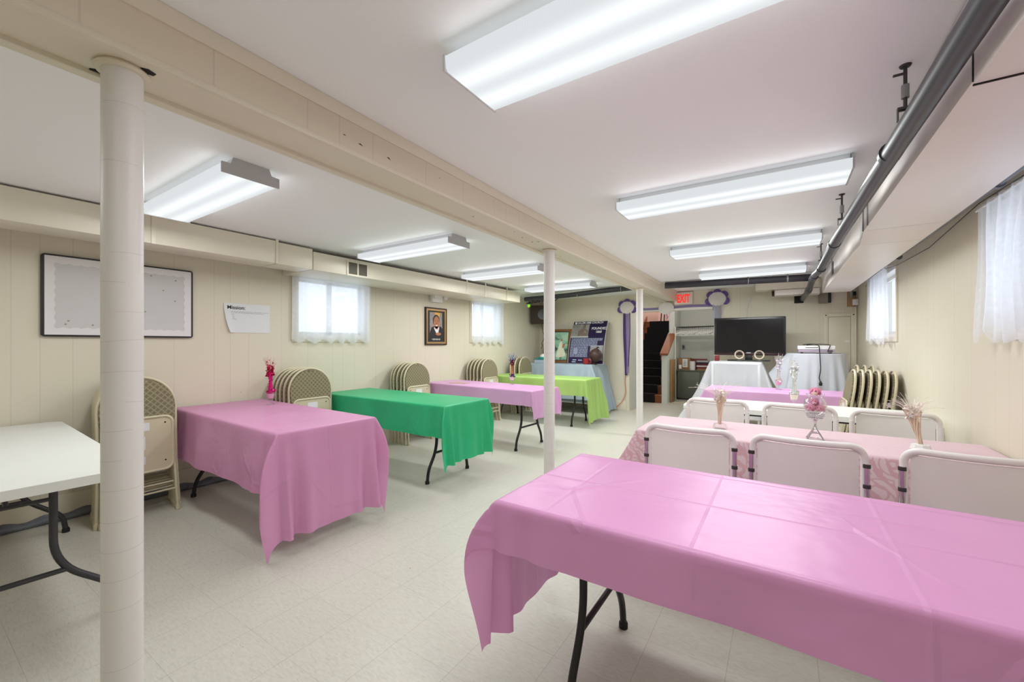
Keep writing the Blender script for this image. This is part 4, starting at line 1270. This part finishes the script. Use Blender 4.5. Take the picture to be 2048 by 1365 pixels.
vs = [bm.verts.new(PO(u, v, .005)) for u, v in ((.055, .975), (.12, .975), (.118, .94), (.087, .915), (.057, .94))]; bm.faces.new(vs); obj('crest', bm, M['white'], t, smooth=0)
po_text('SALEM AME CHURCH', .056, .14, .935, .005, M['white'], 'title', t, bold=.0008)
po_text('FOUNDED', .066, .79, .79, .005, M['white'], 'lettering', t, 'CENTER', .001)
po_text('1860', .062, .79, .71, .005, M['white'], 'lettering', t, 'CENTER', .001)
bm = NB()
rnd = random.Random(4)
for k in range(21):
    v = .575-.021*k; u0 = .05; u1 = .93 if k < 3 else (.80 if k < 9 else .55)
    u = u0
    while u < u1:
        w = rnd.uniform(.03, .09)
        w = min(w, u1-u)
        vs = [bm.verts.new(PO(a, b, .0048)) for a, b in ((u, v), (u+w, v), (u+w, v+.010), (u, v+.010))]; bm.faces.new(vs)
        u += w+.012
for u, v in ((.14, .075), (.12, .03), (.3, .07)):
    vs = [bm.verts.new(PO(a, b, .0048)) for a, b in ((u, v), (u+.11, v), (u+.11, v+.02), (u, v+.02))]; bm.faces.new(vs)
obj('small_print', bm, simple('pale_blue_print', (176, 184, 214), .6), t, smooth=0)

# leaning painting
t = thing('leaning_painting', 'painting of a pale robed figure on green in a brown wood frame beside the poster', 'painting', (-3.865, 7.55, .912), (R(-12), 0, R(2)))
bm = NB()
for a in ((-.30, -.25, 0, .70), (.25, .30, 0, .70), (-.25, .25, 0, .05), (-.25, .25, .65, .70)): box(bm, a[0], a[1], -.02, .02, a[2], a[3], .005)
obj('frame', bm, M['wood'], t)
bm = NB()
for a in ((-.252, -.24, .05, .65), (.24, .252, .05, .65), (-.24, .24, .05, .062), (-.24, .24, .638, .65)): box(bm, a[0], a[1], -.012, .012, a[2], a[3])
obj('inner_edge', bm, M['black_frame'], t, smooth=0)
tt = NT('green_painting'); v = tt.coord()
n = tt.noise(v, 5, 4, dist=1.2)
mpaint = tt.fin(tt.pbr(tt.ramp(n, [(.35, lin((40, 70, 62))), (.5, lin((140, 184, 160))), (.62, lin((176, 206, 180))), (.75, lin((150, 150, 80)))]), .35))
bm = NB(); box(bm, -.245, .245, -.006, .004, .055, .645); canvas = obj('canvas', bm, mpaint, t, smooth=0)
bm = NB()
prism(bm, [(.0, .12), (.12, .13), (.16, .25), (.13, .38), (.10, .46), (.06, .42), (.03, .28)], -.0085, -.0062, 'xz')
prism(bm, [(.02, .10), (.20, .14), (.20, .2), (.16, .3), (.12, .2)], -.0095, -.0075, 'xz')
obj('robed_figure', bm, simple('pale_paint', (222, 220, 196), .5, var=.2, nscale=30), canvas, smooth=0)
bm = NB(); disc(bm, (.10, -.0105, .47), .022, n=14, th=.003); prism(bm, [(.12, .30), (.17, .33), (.18, .40), (.13, .39)], -.0105, -.008, 'xz'); obj('head_and_arm', bm, M['skin'], canvas, smooth=0)

# mug, carved gourd, bin
t = thing('red_mug', 'red mug at the front edge of the pale blue cloth', 'mug', (-3.07, 7.26, .916))
bm = NB(); lathe(bm, [(0, 0), (.05, 0), (.056, .01), (.058, .11), (.053, .11), (.05, .012), (0, .012)], 24); obj('cup', bm, M['red'], t)
bm = NB(); tube(bm, fillet([(.055, 0, .095), (.095, 0, .09), (.095, 0, .03), (.055, 0, .025)], .03), .008, 8); obj('handle', bm, M['red'], t)
t = thing('carved_gourd', 'round dark brown carved gourd on a small stand before the poster', 'ornament', (-2.945, 7.34, .916))
bm = NB(); lathe(bm, [(0, .045), (.04, .05), (.09, .085), (.118, .15), (.118, .20), (.09, .255), (.05, .285), (.03, .30), (0, .305)], 26); xform(bm, Matrix.Translation((0, 0, -.0)) @ Matrix.Rotation(R(10), 4, 'Y')); obj('gourd', bm, M['gourd'], t)
bm = NB(); tube(bm, fillet([(.045, 0, .285), (.065, 0, .32), (.09, 0, .315)], .02), .012, 8); obj('stalk', bm, M['dark_brown'], t)
bm = NB(); lathe(bm, [(0, 0), (.05, 0), (.052, .012), (.03, .03), (.045, .055), (0, .05)], 18); obj('stand', bm, M['dark_brown'], t)
t = thing('storage_bin', 'teal-lidded plastic bin with a white bowl on it, left end of the pale blue table', 'bin', (-4.02, 7.34, .916))
bm = NB()
frus(bm, -.12, .12, (-.15, .15, 0, .07), (-.15, .15, 0, .07)); obj('tub', bm, M['clear_bin'], t, smooth=0)
bm = NB(); box(bm, -.165, .165, -.13, .13, .068, .085, .006); lathe(bm, [(.14, .085), (.12, .12), (0, .122)], 22); obj('lid', bm, M['teal'], t)
t = thing('white_bowl', 'white upturned bowl on the teal bin lid', 'bowl', (-4.03, 7.34, 1.035))
bm = NB(); lathe(bm, [(.07, 0), (.066, .025), (.045, .05), (.02, .058), (0, .058)], 20); obj('shell', bm, M['white_plastic'], t)
bm = NB(); lathe(bm, [(.022, .056), (.022, .064), (0, .064)], 14); obj('foot', bm, M['white_plastic'], t)

# ------------------------------------------------------------------ opening, exit sign, flowers
bm = NB()
box(bm, OX0-.02, OX1+.07, YB-.02, YB, OZ, OZ+.075, .004)
box(bm, OX1, OX1+.065, YB-.02, YB, 0, OZ, .004)
struct('trim_1', bm, M['trim'], label='white casing around the stair opening')
bm = NB(); sheet(bm, lambda u, v: (OX0+.05+(OX1-OX0)*u, YB-.024-.004*math.sin(u*60), OZ+.035+.045*v-.012*math.sin(u*PI*2)), 60, 2)
bmesh.ops.solidify(bm, geom=bm.faces[:], thickness=.002)
o = obj('garland_ribbon', bm, M['lilac']); tag(o, 'lilac paper streamer along the top of the stair opening', 'streamer')

t = thing('exit_sign', 'lit exit sign with red letters above the stair opening', 'sign', (-1.478, YB-.004, 2.118))
bm = NB(); box(bm, -.155, .155, -.045, 0, -.108, .108, .006); obj('housing', bm, M['sign_face'], t)
MT = Matrix(((1, 0, 0, 0), (0, 0, -1, 0), (0, 1, 0, 0), (0, 0, 0, 1)))
bm = text_bm('EXIT', .20, .001, .006, 'CENTER'); xform(bm, Matrix.Translation((0.0, -.0465, -.073)) @ MT @ Matrix.Diagonal((.53, 1, 1, 1)))
obj('lettering', bm, M['red_sign'], t, smooth=0)

def paper_flower(label, x, z, s, ribbon, petals=True):
    t = thing('paper_flower', label, 'decoration', (x, YB-.03, z))
    if petals:
        for k, a in enumerate((90, 40, 140, -25 if ribbon != 'short' else -20, 200)):
            bm = NB(); lathe(bm, [(0, .012), (.052*s, .010), (.066*s, 0), (.052*s, -.010), (0, -.012)], 20)
            xform(bm, Matrix.Translation((.135*s*math.cos(R(a)), 0, .108*s*math.sin(R(a)))) @ Matrix.Rotation(PI/2, 4, 'X')); obj('petal', bm, M['purple'], t)
    bm = NB()
    n = 72
    rings = []
    for i, (r_, d) in enumerate([(0, -.03), (.06, -.034), (.118, -.026), (.142, -.012)]):
        rings.append((r_*s, d))
    vs = [[bm.verts.new((r_*math.cos(2*PI*k/n), d+(.008 if k % 2 else 0)*min(1, r_/.1/s), r_*.86*math.sin(2*PI*k/n))) for k in range(n)] for r_, d in rings[1:]]
    c = bm.verts.new((0, -.034, 0))
    for k in range(n): bm.faces.new((c, vs[0][k], vs[0][(k+1) % n]))
    for A, B_ in zip(vs[:-1], vs[1:]):
        for k in range(n): bm.faces.new((A[k], A[(k+1) % n], B_[(k+1) % n], B_[k]))
    obj('pleated_rosette', bm, M['paper_lantern'], t, smooth=20)
    if ribbon:
        ln = {'long': 1.22, 'short': .42, 'tail': .12}[ribbon]
        for x0, m_, L_, w in ((-.045, 'purple', ln, .05), (.0, 'lilac', ln*.97, .055), (.055, 'purple' if ribbon == 'long' else 'lilac', ln*.86, .018)):
            if ribbon == 'tail' and m_ == 'purple': continue
            bm = NB(); sheet(bm, lambda u, v: (x0+w*(u-.5)*(1 if ribbon != 'tail' else .3)+.03*math.sin(v*3+x0*30)*v, -.006-.006*math.sin(u*PI)-.004*math.sin(v*7), -.09*s-L_*v), 4, 30)
            bmesh.ops.solidify(bm, geom=bm.faces[:], thickness=.0015)
            obj('ribbon', bm, M[m_] if ribbon != 'short' else M['pale_ribbon'], t, smooth=60)
    return t
paper_flower('white and purple paper flower with long purple ribbons beside the stair opening', -2.505, 2.0, 1.0, 'long')
paper_flower('white and purple paper flower above the television', -.93, 2.075, 1.0, 'short')
paper_flower('plain white paper rosette next to the exit sign', -1.775, 1.955, .95, 'tail', petals=False)

# extension cord
bm = NB(); tube(bm, fillet([(-2.53, YB-.02, .80), (-2.55, YB-.02, .55), (-2.53, YB-.02, .35), (-2.58, YB-.03, .20), (-2.70, YB-.05, .06), (-2.82, YB-.1, .012)], .06), .007, 8)
o = obj('extension_cord', bm, M['orange']); tag(o, 'orange extension cord hanging under the purple ribbons', 'cord')

# ------------------------------------------------------------------ annex: stairs and coat closet
bm = NB(); box(bm, OX0-.12, OX0, YB+.12, 8.75, 0, ZC); struct('wall_passage', bm, M['grey_wall'], smooth=0, label='grey return wall at the side of the stair opening')
bm = NB(); box(bm, -3.45, -3.30, 8.63, 14.0, 0, 4.2); struct('wall_stair', bm, M['pinkish'], smooth=0, label='pinkish stairwell wall')
bm = NB(); box(bm, -3.30, OX0-.12, 8.63, 8.75, 0, ZC); struct('wall_nook', bm, M['grey_wall'], smooth=0)
bm = NB(); box(bm, -3.45, -2.05, 13.6, 13.75, 1.9, 4.2); struct('wall_landing', bm, M['pinkish'], smooth=0, label='pinkish wall at the top of the stairs')
bm = NB(); box(bm, -2.19, -2.07, 10.05, 13.6, 0, 4.2)
prism(bm, [(9.33, 0), (10.05, 0), (10.05, 1.50), (9.33, 1.08)], -2.19, -2.07, 'yz')
struct('wall_partition', bm, M['grey_wall'], smooth=0, label='white partition between the stairs and the coat closet')
bm = NB(); box(bm, -2.07, -.75, 10.75, 10.87, 0, ZC); struct('wall_closet', bm, M['grey_wall'], smooth=0, label='grey back wall of the coat closet')
bm = NB(); box(bm, -.90, -.75, YB+.12, 10.75, 0, ZC); struct('wall_closet_side', bm, M['grey_wall'], smooth=0)
bm = NB(); box(bm, -3.30, -.75, YB+.12, 9.75, ZC, ZC+.1); box(bm, -2.07, -.75, 9.75, 10.87, ZC, ZC+.1); box(bm, -3.45, -2.07, 9.75, 13.75, 4.2, 4.3)
struct('ceiling_annex', bm, M['ceiling'], smooth=0)
bm = NB(); box(bm, -3.30, -2.19, 12.22, 13.6, 1.80, 1.925); struct('floor_landing', bm, M['carpet'], smooth=0, label='landing at the top of the stairs')

st = thing('staircase', 'wooden staircase with a black carpet runner climbing behind the opening', 'stairs', (0, 9.36, 0))
NS = 11; RI = 1.925/NS; RU = .26
bm = NB()
prof = []
for k in range(NS):
    prof += [(k*RU, k*RI), (k*RU, (k+1)*RI)]
prof += [(NS*RU, NS*RI), (NS*RU, NS*RI-.25), (.3, 0)]
prism(bm, prof, -3.29, -2.20, 'yz'); obj('steps', bm, M['oak'], st, smooth=0)
bm = NB()
for k in range(NS):
    y, z = k*RU, k*RI
    box(bm, -3.13, -2.34, y-.026, y, z+.002, z+RI+.006); box(bm, -3.13, -2.34, y-.026, y+RU, z+RI, z+RI+.012)
obj('carpet_runner', bm, M['carpet'], st, smooth=0)
bm = NB()
for k in range(NS): box(bm, -3.29, -2.20, k*RU-.022, k*RU+.01, (k+1)*RI-.022, (k+1)*RI+.003, .004)
obj('tread_nosing', bm, M['oak'], st)
bm = NB(); prism(bm, [(0.25, .26), (NS*RU, NS*RI+.18), (NS*RU, NS*RI+.02), (.3, .02)], -3.298, -3.27, 'yz'); obj('stringer', bm, M['oak'], st, smooth=0)
t = thing('stair_handrail', 'brown wooden cap on the sloping partition beside the stairs', 'handrail', (-2.13, 9.33, 1.08))
bm = NB(); prism(bm, [(-.05, -.03), (.76, .445), (.76, .485), (-.05, .012)], -.085, .085, 'yz'); obj('rail_cap', bm, M['oak'], t, smooth=0)
bm = NB(); prism(bm, [(-.012, -.13), (.1, -.06), (.76, .33), (.76, .43), (-.012, -.018)], -.075, -.062, 'yz'); obj('rail_fascia', bm, M['oak'], t, smooth=0)
# chair up on the landing
t = thing('landing_chair', 'dark chair seen by its legs at the top of the stairs', 'chair', (-2.75, 12.75, 1.925))
bm = NB(); box(bm, -.22, .22, -.2, .2, .42, .46, .01); obj('seat', bm, M['dark_brown'], t)
bm = NB(); box(bm, -.22, .22, .17, .21, .6, .95, .01); obj('backrest', bm, M['dark_brown'], t)
for sx in (-1, 1):
    for sy in (-1, 1):
        bm = NB(); tube(bm, [(sx*.19, sy*.17, .43), (sx*.22, sy*.20, 0)], .016, 8); obj('leg', bm, M['black'], t)
    bm = NB(); tube(bm, [(sx*.19, .18, .45), (sx*.19, .19, .75)], .014, 8); obj('post', bm, M['black'], t)
# bulb fixtures
def bulb(label, loc, w, col=(1, .93, .84)):
    t = thing('ceiling_bulb', label, 'lamp', loc)
    bm = NB(); lathe(bm, [(0, 0), (.05, 0), (.05, -.02), (.02, -.03), (0, -.03)], 18); obj('base', bm, M['white_plastic'], t)
    bm = NB(); lathe(bm, [(0, -.11), (.02, -.105), (.032, -.08), (.026, -.05), (.015, -.03), (0, -.03)], 16); obj('globe', bm, emis('warm_bulb', (255, 236, 206), 2.0), t)
    ld = bpy.data.lights.new('bulb_glow', 'POINT'); ld.energy = w; ld.color = col; ld.shadow_soft_size = .05
    lo = bpy.data.objects.new('bulb_glow', ld); COL.objects.link(lo); lo.parent = t; lo.location = (0, 0, -.16)
bulb('bare bulb on the closet ceiling behind the stair opening', (-1.45, 9.0, ZC), 16)
bulb('unseen bulb added high over the stair landing in place of daylight', (-2.75, 12.6, 4.2), 55, (1, .92, .86))  # added out-of-view lamp, stands in for daylight falling from upstairs

# closet contents
t = thing('closet_rod', 'grey clothes rod and wire shelf across the coat closet', 'clothes rod', (0, 0, 0))
bm = NB(); tube(bm, [(-2.06, 10.18, 1.645), (-.905, 10.18, 1.665)], .014, 10); obj('rod', bm, M['galv'], t)
bm = NB()
for y in (10.05, 10.25, 10.45, 10.70): tube(bm, [(-2.06, y, 1.685), (-.905, y, 1.70)], .006, 6)
for k in range(24): tube(bm, [(-2.05+k*.049, 10.05, 1.688), (-2.05+k*.049, 10.72, 1.70)], .003, 4)
obj('wire_shelf', bm, M['dark_steel'], t)
bm = NB(); tube(bm, [(-2.045, 10.0, 0), (-2.045, 10.0, 1.69)], .012, 8); obj('upright', bm, M['trim'], t)
def hanger_bm():
    bm = NB()
    tube(bm, fillet([(0, -.02, .0), (0, .0, .022), (0, .022, 0), (0, 0, -.03), (0, 0, -.06)], .02, 4), .003, 6)
    tube(bm, fillet([(0, 0, -.06), (0, -.19, -.14), (0, -.19, -.16), (0, .19, -.16), (0, .19, -.14), (0, 0, -.06)], .02, 3), .0055, 6)
    return bm
h0 = obj('coat_hanger', hanger_bm(), M['white_plastic'])
tag(h0, 'white plastic coat hanger on the closet rod', 'hanger', 'white plastic coat hangers on the closet rod')
h0.location = (-2.02, 10.18, 1.647); h0.rotation_euler = (0, 0, R(-60))
rnd = random.Random(8)
for k in range(1, 26):
    c = h0.copy(); COL.objects.link(c); c.location = (-2.02+k*.042, 10.18, 1.647+.0007*k); c.rotation_euler = (0, rnd.uniform(-.12, .12), R(rnd.uniform(-78, -35)))

t = thing('steel_cabinet', 'low dark grey steel cabinet in the coat closet', 'cabinet', (-1.56, 10.42, 0))
bm = NB(); box(bm, -.48, .62, -.21, .26, .04, .67, .004); obj('body', bm, M['steel_cab'], t)
bm = NB(); box(bm, -.50, .64, -.235, .27, .67, .695, .005); obj('cabinet_top', bm, M['steel_cab'], t)
for x0, x1 in ((-.465, -.0), (.02, .60)):
    bm = NB(); box(bm, x0, x1, -.226, -.21, .06, .655, .003); d = obj('door', bm, M['steel_cab'], t)
    bm = NB(); box(bm, (x1-.06) if x0 < -.1 else x0+.03, (x1-.03) if x0 < -.1 else x0+.06, -.238, -.226, .36, .42, .003); obj('handle', bm, M['galv'], d)
bm = NB(); box(bm, -.47, .6, -.19, .24, 0, .045); obj('plinth', bm, M['black'], t)
zt_ = .696
t = thing('cardboard_box', 'brown cardboard box with a taped white note on the steel cabinet', 'box', (-1.91, 10.40, zt_))
bm = NB(); box(bm, -.13, .13, -.12, .12, 0, .27, .003); obj('carton', bm, M['cardboard'], t)
bm = NB(); box(bm, -.03, .08, -.1225, -.12, .06, .25); box(bm, -.11, -.05, -.1225, -.12, .02, .11); obj('note', bm, M['paper'], t, smooth=0)
bm = NB()
for k in range(4): box(bm, -.01, .05, -.1238, -.122, .09+.035*k, .10+.035*k)
obj('handwriting', bm, M['ink'], t, smooth=0)
t = thing('paper_towel_roll', 'white paper towel roll standing on the steel cabinet', 'paper roll', (-1.725, 10.30, zt_))
bm = NB(); lathe(bm, [(.02, 0), (.062, 0), (.062, .20), (.02, .20), (.02, 0)], 24); obj('paper', bm, M['paper'], t)
bm = NB(); lathe(bm, [(.019, .0), (.021, 0), (.021, .203), (.019, .203), (.019, 0)], 16); obj('core', bm, M['cardboard'], t)
bm = NB(); box(bm, -1.86, -1.46, 10.52, 10.64, zt_, zt_+.25, .004); o = obj('red_folder_box', bm, M['dk_red']); tag(o, 'dark red box file behind the paper towel roll', 'box')
rnd = random.Random(5)
z = zt_
for k, (m_, w, nm) in enumerate((('cardboard', .30, 'tan book at the bottom of the closet book pile'), ('dk_red', .28, 'dark red book, second from the bottom of the closet book pile'), ('paper', .29, 'white book in the middle of the closet book pile'), ('burgundy', .27, 'burgundy book above the white one in the closet book pile'), ('ink', .27, 'black book below the top of the closet book pile'), ('grey_ink', .24, 'grey book on top of the closet book pile'))):
    h_ = rnd.uniform(.028, .042)
    b = thing('book', nm, 'book', (-1.49+rnd.uniform(-.015, .015), 10.33, z), rnd.uniform(-.1, .1), 'books piled on the steel cabinet')
    bm = NB(); box(bm, -w/2, w/2, -.10, .10, 0, .004); box(bm, -w/2, w/2, -.10, .10, h_-.004, h_); box(bm, -w/2, w/2, -.10, -.096, 0, h_); obj('cover', bm, M[m_], b, smooth=0)
    bm = NB(); box(bm, -w/2+.006, w/2-.006, -.095, .094, .004, h_-.004); obj('page_block', bm, M['paper'], b, smooth=0)
    z += h_+.001
t = thing('wall_outlet', 'grey outlet plate on the closet wall', 'outlet', (-2.0, 10.748, 1.22))
bm = NB(); box(bm, -.035, .035, -.008, 0, -.06, .06, .003); obj('plate', bm, M['galv'], t)
bm = NB(); box(bm, -.014, .014, -.0095, -.0075, -.03, .03); obj('socket', bm, M['black'], t, smooth=0)
bm = NB(); box(bm, -2.06, -2.03, 9.55, 9.95, 0, .95, .003); o = obj('plywood_sheet', bm, M['board_wood']); tag(o, 'narrow brown board leaning on the closet partition', 'board')
bm = NB(); tube(bm, fillet([(-2.05, 9.3, .012), (-1.95, 9.5, .012), (-1.8, 9.75, .012), (-1.6, 9.7, .012), (-1.4, 9.9, .012)], .1), .008, 6); o = obj('floor_cable', bm, M['straw']); tag(o, 'pale cable lying on the floor before the steel cabinet', 'cable')

# ------------------------------------------------------------------ television corner
t = thing('tv_cart', 'white metal cart beneath the sheer cloth under the television', 'cart', (-.57, 7.08, 0))
for sx in (-1, 1):
    for sy in (-1, 1):
        bm = NB(); box(bm, sx*.30-.015, sx*.30+.015, sy*.22-.015, sy*.22+.015, .06, 1.0, .003); lg = obj('leg', bm, M['white_plastic'], t)
        bm = NB(); lathe(bm, [(0, -.012), (.03, -.012), (.03, .012), (0, .012)], 14); xform(bm, Matrix.Translation((sx*.30, sy*.22, .03)) @ Matrix.Rotation(PI/2, 4, 'Y')); obj('caster', bm, M['black'], lg)
for z, n_ in ((1.0, 'top_shelf'), (.62, 'shelf'), (.2, 'shelf')):
    bm = NB(); box(bm, -.32, .32, -.24, .24, z, z+.03, .003); obj(n_, bm, M['white_plastic'], t)
bm = NB(); box(bm, -.29, .29, .20, .21, .64, 1.0); obj('back_panel', bm, M['housing'], t, smooth=0)
cloth('sheer white cloth tented over the television cart', -.895, -.245, 6.83, 7.33, M['sheer_cloth'], .86, .86, .80, .1, 0, zt=1.036, seed=31, flare=.24, k=.35, amp=.012, group='white cloths at the far end', name='sheer_cloth')

t = thing('television', 'large black flat television on the sheer-draped cart', 'television', (-.42, 7.28, 1.039), (0, 0, R(-1.5)))
bm = NB(); box(bm, -.475, .475, -.03, .03, .085, .665, .008); obj('cabinet', bm, M['black'], t)
bm = NB(); box(bm, -.445, .445, -.033, -.029, .135, .635); obj('screen', bm, M['screen'], t, smooth=0)
bm = NB(); box(bm, -.46, .46, -.034, -.03, .093, .115, .002); obj('lower_bezel', bm, simple('maroon_bezel', (52, 22, 24), .25), t)
bm = NB(); box(bm, -.03, .03, -.0345, -.033, .117, .128); obj('badge', bm, M['silver'], t, smooth=0)
bm = NB(); box(bm, -.05, .05, -.02, .02, .012, .09, .004); obj('neck', bm, M['black'], t)
bm = NB(); box(bm, -.28, .28, -.13, .12, 0, .014, .005); obj('stand', bm, M['black'], t)
for k, (x, lb) in enumerate(((-.525, 'gold wire ring ornament below the television, on the side of the closet'), (-.27, 'gold wire ring ornament below the television, on the side of the player'))):
    o_ = thing('wire_ring', lb, 'ornament', (x, 6.99, 1.038), 0, 'gold wire rings')
    bm = NB(); tube(bm, [(.06*math.cos(2*PI*i/28), 0, .10+.06*math.sin(2*PI*i/28)) for i in range(28)], .004, 8, closed=True); tube(bm, [(.05*math.cos(2*PI*i/28), .014, .097+.05*math.sin(2*PI*i/28)) for i in range(28)], .003, 8, closed=True); obj('hoop', bm, M['straw'], o_)
    bm = NB(); lathe(bm, [(0, 0), (.04, 0), (.036, .012), (.01, .02), (.008, .044), (0, .044)], 16); obj('base', bm, M['glass'], o_)
bm = NB(); box(bm, -.862, -.80, 7.02, 7.08, 1.038, 1.12, .004); o = obj('small_carton', bm, M['dk_red']); tag(o, 'small dark red carton beside the television foot', 'box')

t = thing('player_table', 'tall narrow table beneath the bluish white cloth in the far right corner', 'table', (.41, 7.28, 0))
bm = NB(); cyl(bm, (0, 0, 0), .34, 1.13, 1.16, 36); obj('tabletop', bm, M['table_white'], t)
bm = NB(); cyl(bm, (0, 0, 0), .03, .03, 1.13, 14); obj('pedestal', bm, M['leg_black'], t)
bm = NB(); lathe(bm, [(0, 0), (.26, 0), (.25, .02), (.05, .04), (0, .04)], 24); obj('foot', bm, M['leg_black'], t)
# draped round cloth
bm = NB()
N_ = 120; rows = []
def rc(a, s):
    # a angle, s arc length from centre
    Rt = .345
    if s < Rt: return (s*math.cos(a), s*math.sin(a), 1.1635)
    d = s-Rt
    L_ = .62+.12*math.cos(a*4+PI)          # corners of a square cloth hang lower
    d *= L_/.62
    fl = .05+.10*max(0, math.cos(a*4+PI))+.035*math.sin(a*15)+.02*math.sin(a*23+1)
    swing = .40*max(0, math.cos(a-R(186)))**14
    rr = Rt+d*(fl+swing)
    return (rr*math.cos(a), rr*math.sin(a), 1.1635-d*math.sqrt(max(.2, 1-fl*fl))*(1-.45*max(0, math.cos(a-R(186)))**14))
S_ = [0.001, .15, .28, .33, .345, .36, .40, .46, .54, .62, .72, .82, .90, .965]
rows = [[bm.verts.new(rc(2*PI*k/N_, s)) for k in range(N_)] for s in S_]
for A, B_ in zip(rows[:-1], rows[1:]):
    for k in range(N_): bm.faces.new((A[k], A[(k+1) % N_], B_[(k+1) % N_], B_[k]))
o = obj('draped_cloth', bm, M['white_cloth'], smooth=180); o.location = (.41, 7.28, 0)
tag(o, 'bluish white cloth draped over the tall table under the disc player', 'tablecloth', 'white cloths at the far end')
t = thing('disc_player', 'silver and lilac disc player with black cables on the draped table', 'disc player', (.40, 7.17, 1.167))
bm = NB(); box(bm, -.205, .205, -.14, .14, .012, .052, .004); obj('lower_body', bm, simple('lilac_silver', (176, 160, 178), .35, .2), t)
bm = NB(); box(bm, -.21, .205, -.15, .14, .053, .105, .005); obj('upper_body', bm, M['white_plastic'], t)
for x in (-.16, .16):
    for y in (-.1, .1):
        bm = NB(); cyl(bm, (x, y, 0), .014, 0, .014, 12); obj('foot', bm, M['rubber'], t)
bm = NB(); box(bm, -.12, .02, -.1515, -.15, .075, .083); obj('disc_slot', bm, M['dark_steel'], t, smooth=0)
bm = NB(); box(bm, .12, .18, -.1415, -.14, .022, .040); obj('display', bm, M['dark_steel'], t, smooth=0)
bm = NB(); tube(bm, fillet([(.26, 7.2, 1.285), (.33, 7.1, 1.295), (.40, 7.12, 1.29), (.43, 7.0, 1.275), (.43, 6.89, 1.16), (.44, 6.87, .95), (.42, 6.86, .84), (.435, 6.86, .79)], .05), .006, 8)
tube(bm, fillet([(.30, 7.25, 1.28), (.42, 7.2, 1.295), (.56, 7.14, 1.285), (.55, 7.0, 1.27), (.52, 6.99, 1.19)], .04), .005, 8)
bm2 = NB(); lathe(bm2, [(0, -.03), (.018, -.03), (.02, .0), (.008, .03), (0, .03)], 10); xform(bm2, Matrix.Translation((.437, 6.86, .77))); merge(bm, bm2)
o = obj('power_cable', bm, M['black']); tag(o, 'black power cable with a plug hanging in front of the bluish white cloth', 'cable')

# access panel, boxes on the back wall
t = thing('access_panel', 'cream access door with a latch in the far right corner', 'access door', (.735, YB, 1.30))
bm = NB(); ring_b = (( -.19, -.135, -.62, .465), (.135, .19, -.62, .465), (-.135, .135, .41, .465))
for a in ring_b: box(bm, a[0], a[1], -.02, 0, a[2], a[3], .003)
obj('frame', bm, M['cream'], t)
bm = NB(); box(bm, -.132, .132, -.014, 0, -.62, .405, .003); d = obj('door', bm, M['cream'], t)
bm = NB(); box(bm, .06, .12, -.02, -.014, .02, .05, .002); obj('latch', bm, M['white_plastic'], d)
for x in (-.165, .165):
    bm = NB(); disc(bm, (x, -.022, .435), .009, n=12, th=.003); obj('bolt', bm, M['dark'], t, smooth=0)
t = thing('switch_box', 'grey electrical box on the back wall below the duct', 'electrical box', (.545, YB, 1.995))
bm = NB(); box(bm, -.065, .045, -.10, 0, -.075, .08, .004); obj('case', bm, simple('box_grey', (138, 132, 118), .5), t)
bm = NB(); box(bm, .046, .085, -.07, 0, -.07, .085, .003); obj('relay', bm, M['black'], t)
t = thing('meter_board', 'brown wooden board with a white box high in the far right corner', 'meter board', (.875, YB, 1.965))
bm = NB(); box(bm, -.05, .05, -.03, 0, -.11, .115, .003); obj('board', bm, M['board_wood'], t)
bm = NB(); box(bm, .005, .07, -.12, -.03, -.095, -.01, .004); obj('white_box', bm, M['white_plastic'], t)
bm = NB(); box(bm, .0, .05, -.06, -.03, .05, .11, .003); obj('relay', bm, M['black'], t)
bm = NB(); tube(bm, [(.925, YB-.015, 0), (.925, YB-.015, 1.85)], .012, 8); o = obj('corner_conduit', bm, M['cream']); tag(o, 'cream conduit down the far right corner below the meter board', 'conduit')
bm = NB(); tube(bm, fillet([(-.36, YB-.012, 2.2), (-.47, YB-.012, 2.0), (-.5, YB-.012, 1.7)], .1), .006, 6); o = obj('white_wire', bm, M['paper']); tag(o, 'thin white wire on the back wall above the television', 'wire')
bm = NB(); box(bm, .17, .29, YB-.012, YB, 1.94, 2.06); o = obj('pipe_hole_patch', bm, M['dark']); tag(o, 'dark square where the black drain pipe enters the back wall', 'plate')  # flat dark patch for the open pipe hole, its shade put into the colour

# lettering on the lace cloth
bm = text_bm('Rossi', .035, .0004, .0006, M=Matrix.Translation((-.128, 2.647, .50)) @ MT @ Matrix.Rotation(PI/2, 4, 'Z'))
lc = [o for o in bpy.data.objects if o.name.startswith('tablecloth') and 'lace' in o.get('label', '')][0]
o = obj('lettering', bm, M['ink'], lc, smooth=0); o.location = (-lc.location.x, -lc.location.y, 0)

# ------------------------------------------------------------------ outside
w = bpy.data.worlds.new('sky'); scene.world = w; w.use_nodes = True
bg = w.node_tree.nodes['Background']; bg.inputs[0].default_value = (.80, .88, 1.0, 1); bg.inputs[1].default_value = 2.2

# ------------------------------------------------------------------ camera
cam = bpy.data.cameras.new('camera'); co = bpy.data.objects.new('camera', cam); COL.objects.link(co)
cam.sensor_width = 36; cam.lens = 36*826.56/2048
cam.shift_y = 6.0/2048
cam.clip_start = .02
co.location = (0, 0, 1.2957); co.rotation_euler = (PI/2, 0, .5778)
scene.camera = co

vs = scene.view_settings
vs.view_transform = 'Standard'; vs.look = 'None'; vs.gamma = 1; vs.exposure = 0.10; vs.use_curve_mapping = False
scene.cycles.use_denoising = True
scene.cycles.max_bounces = 8; scene.cycles.diffuse_bounces = 5; scene.cycles.transparent_max_bounces = 12
scene.cycles.sample_clamp_indirect = 6
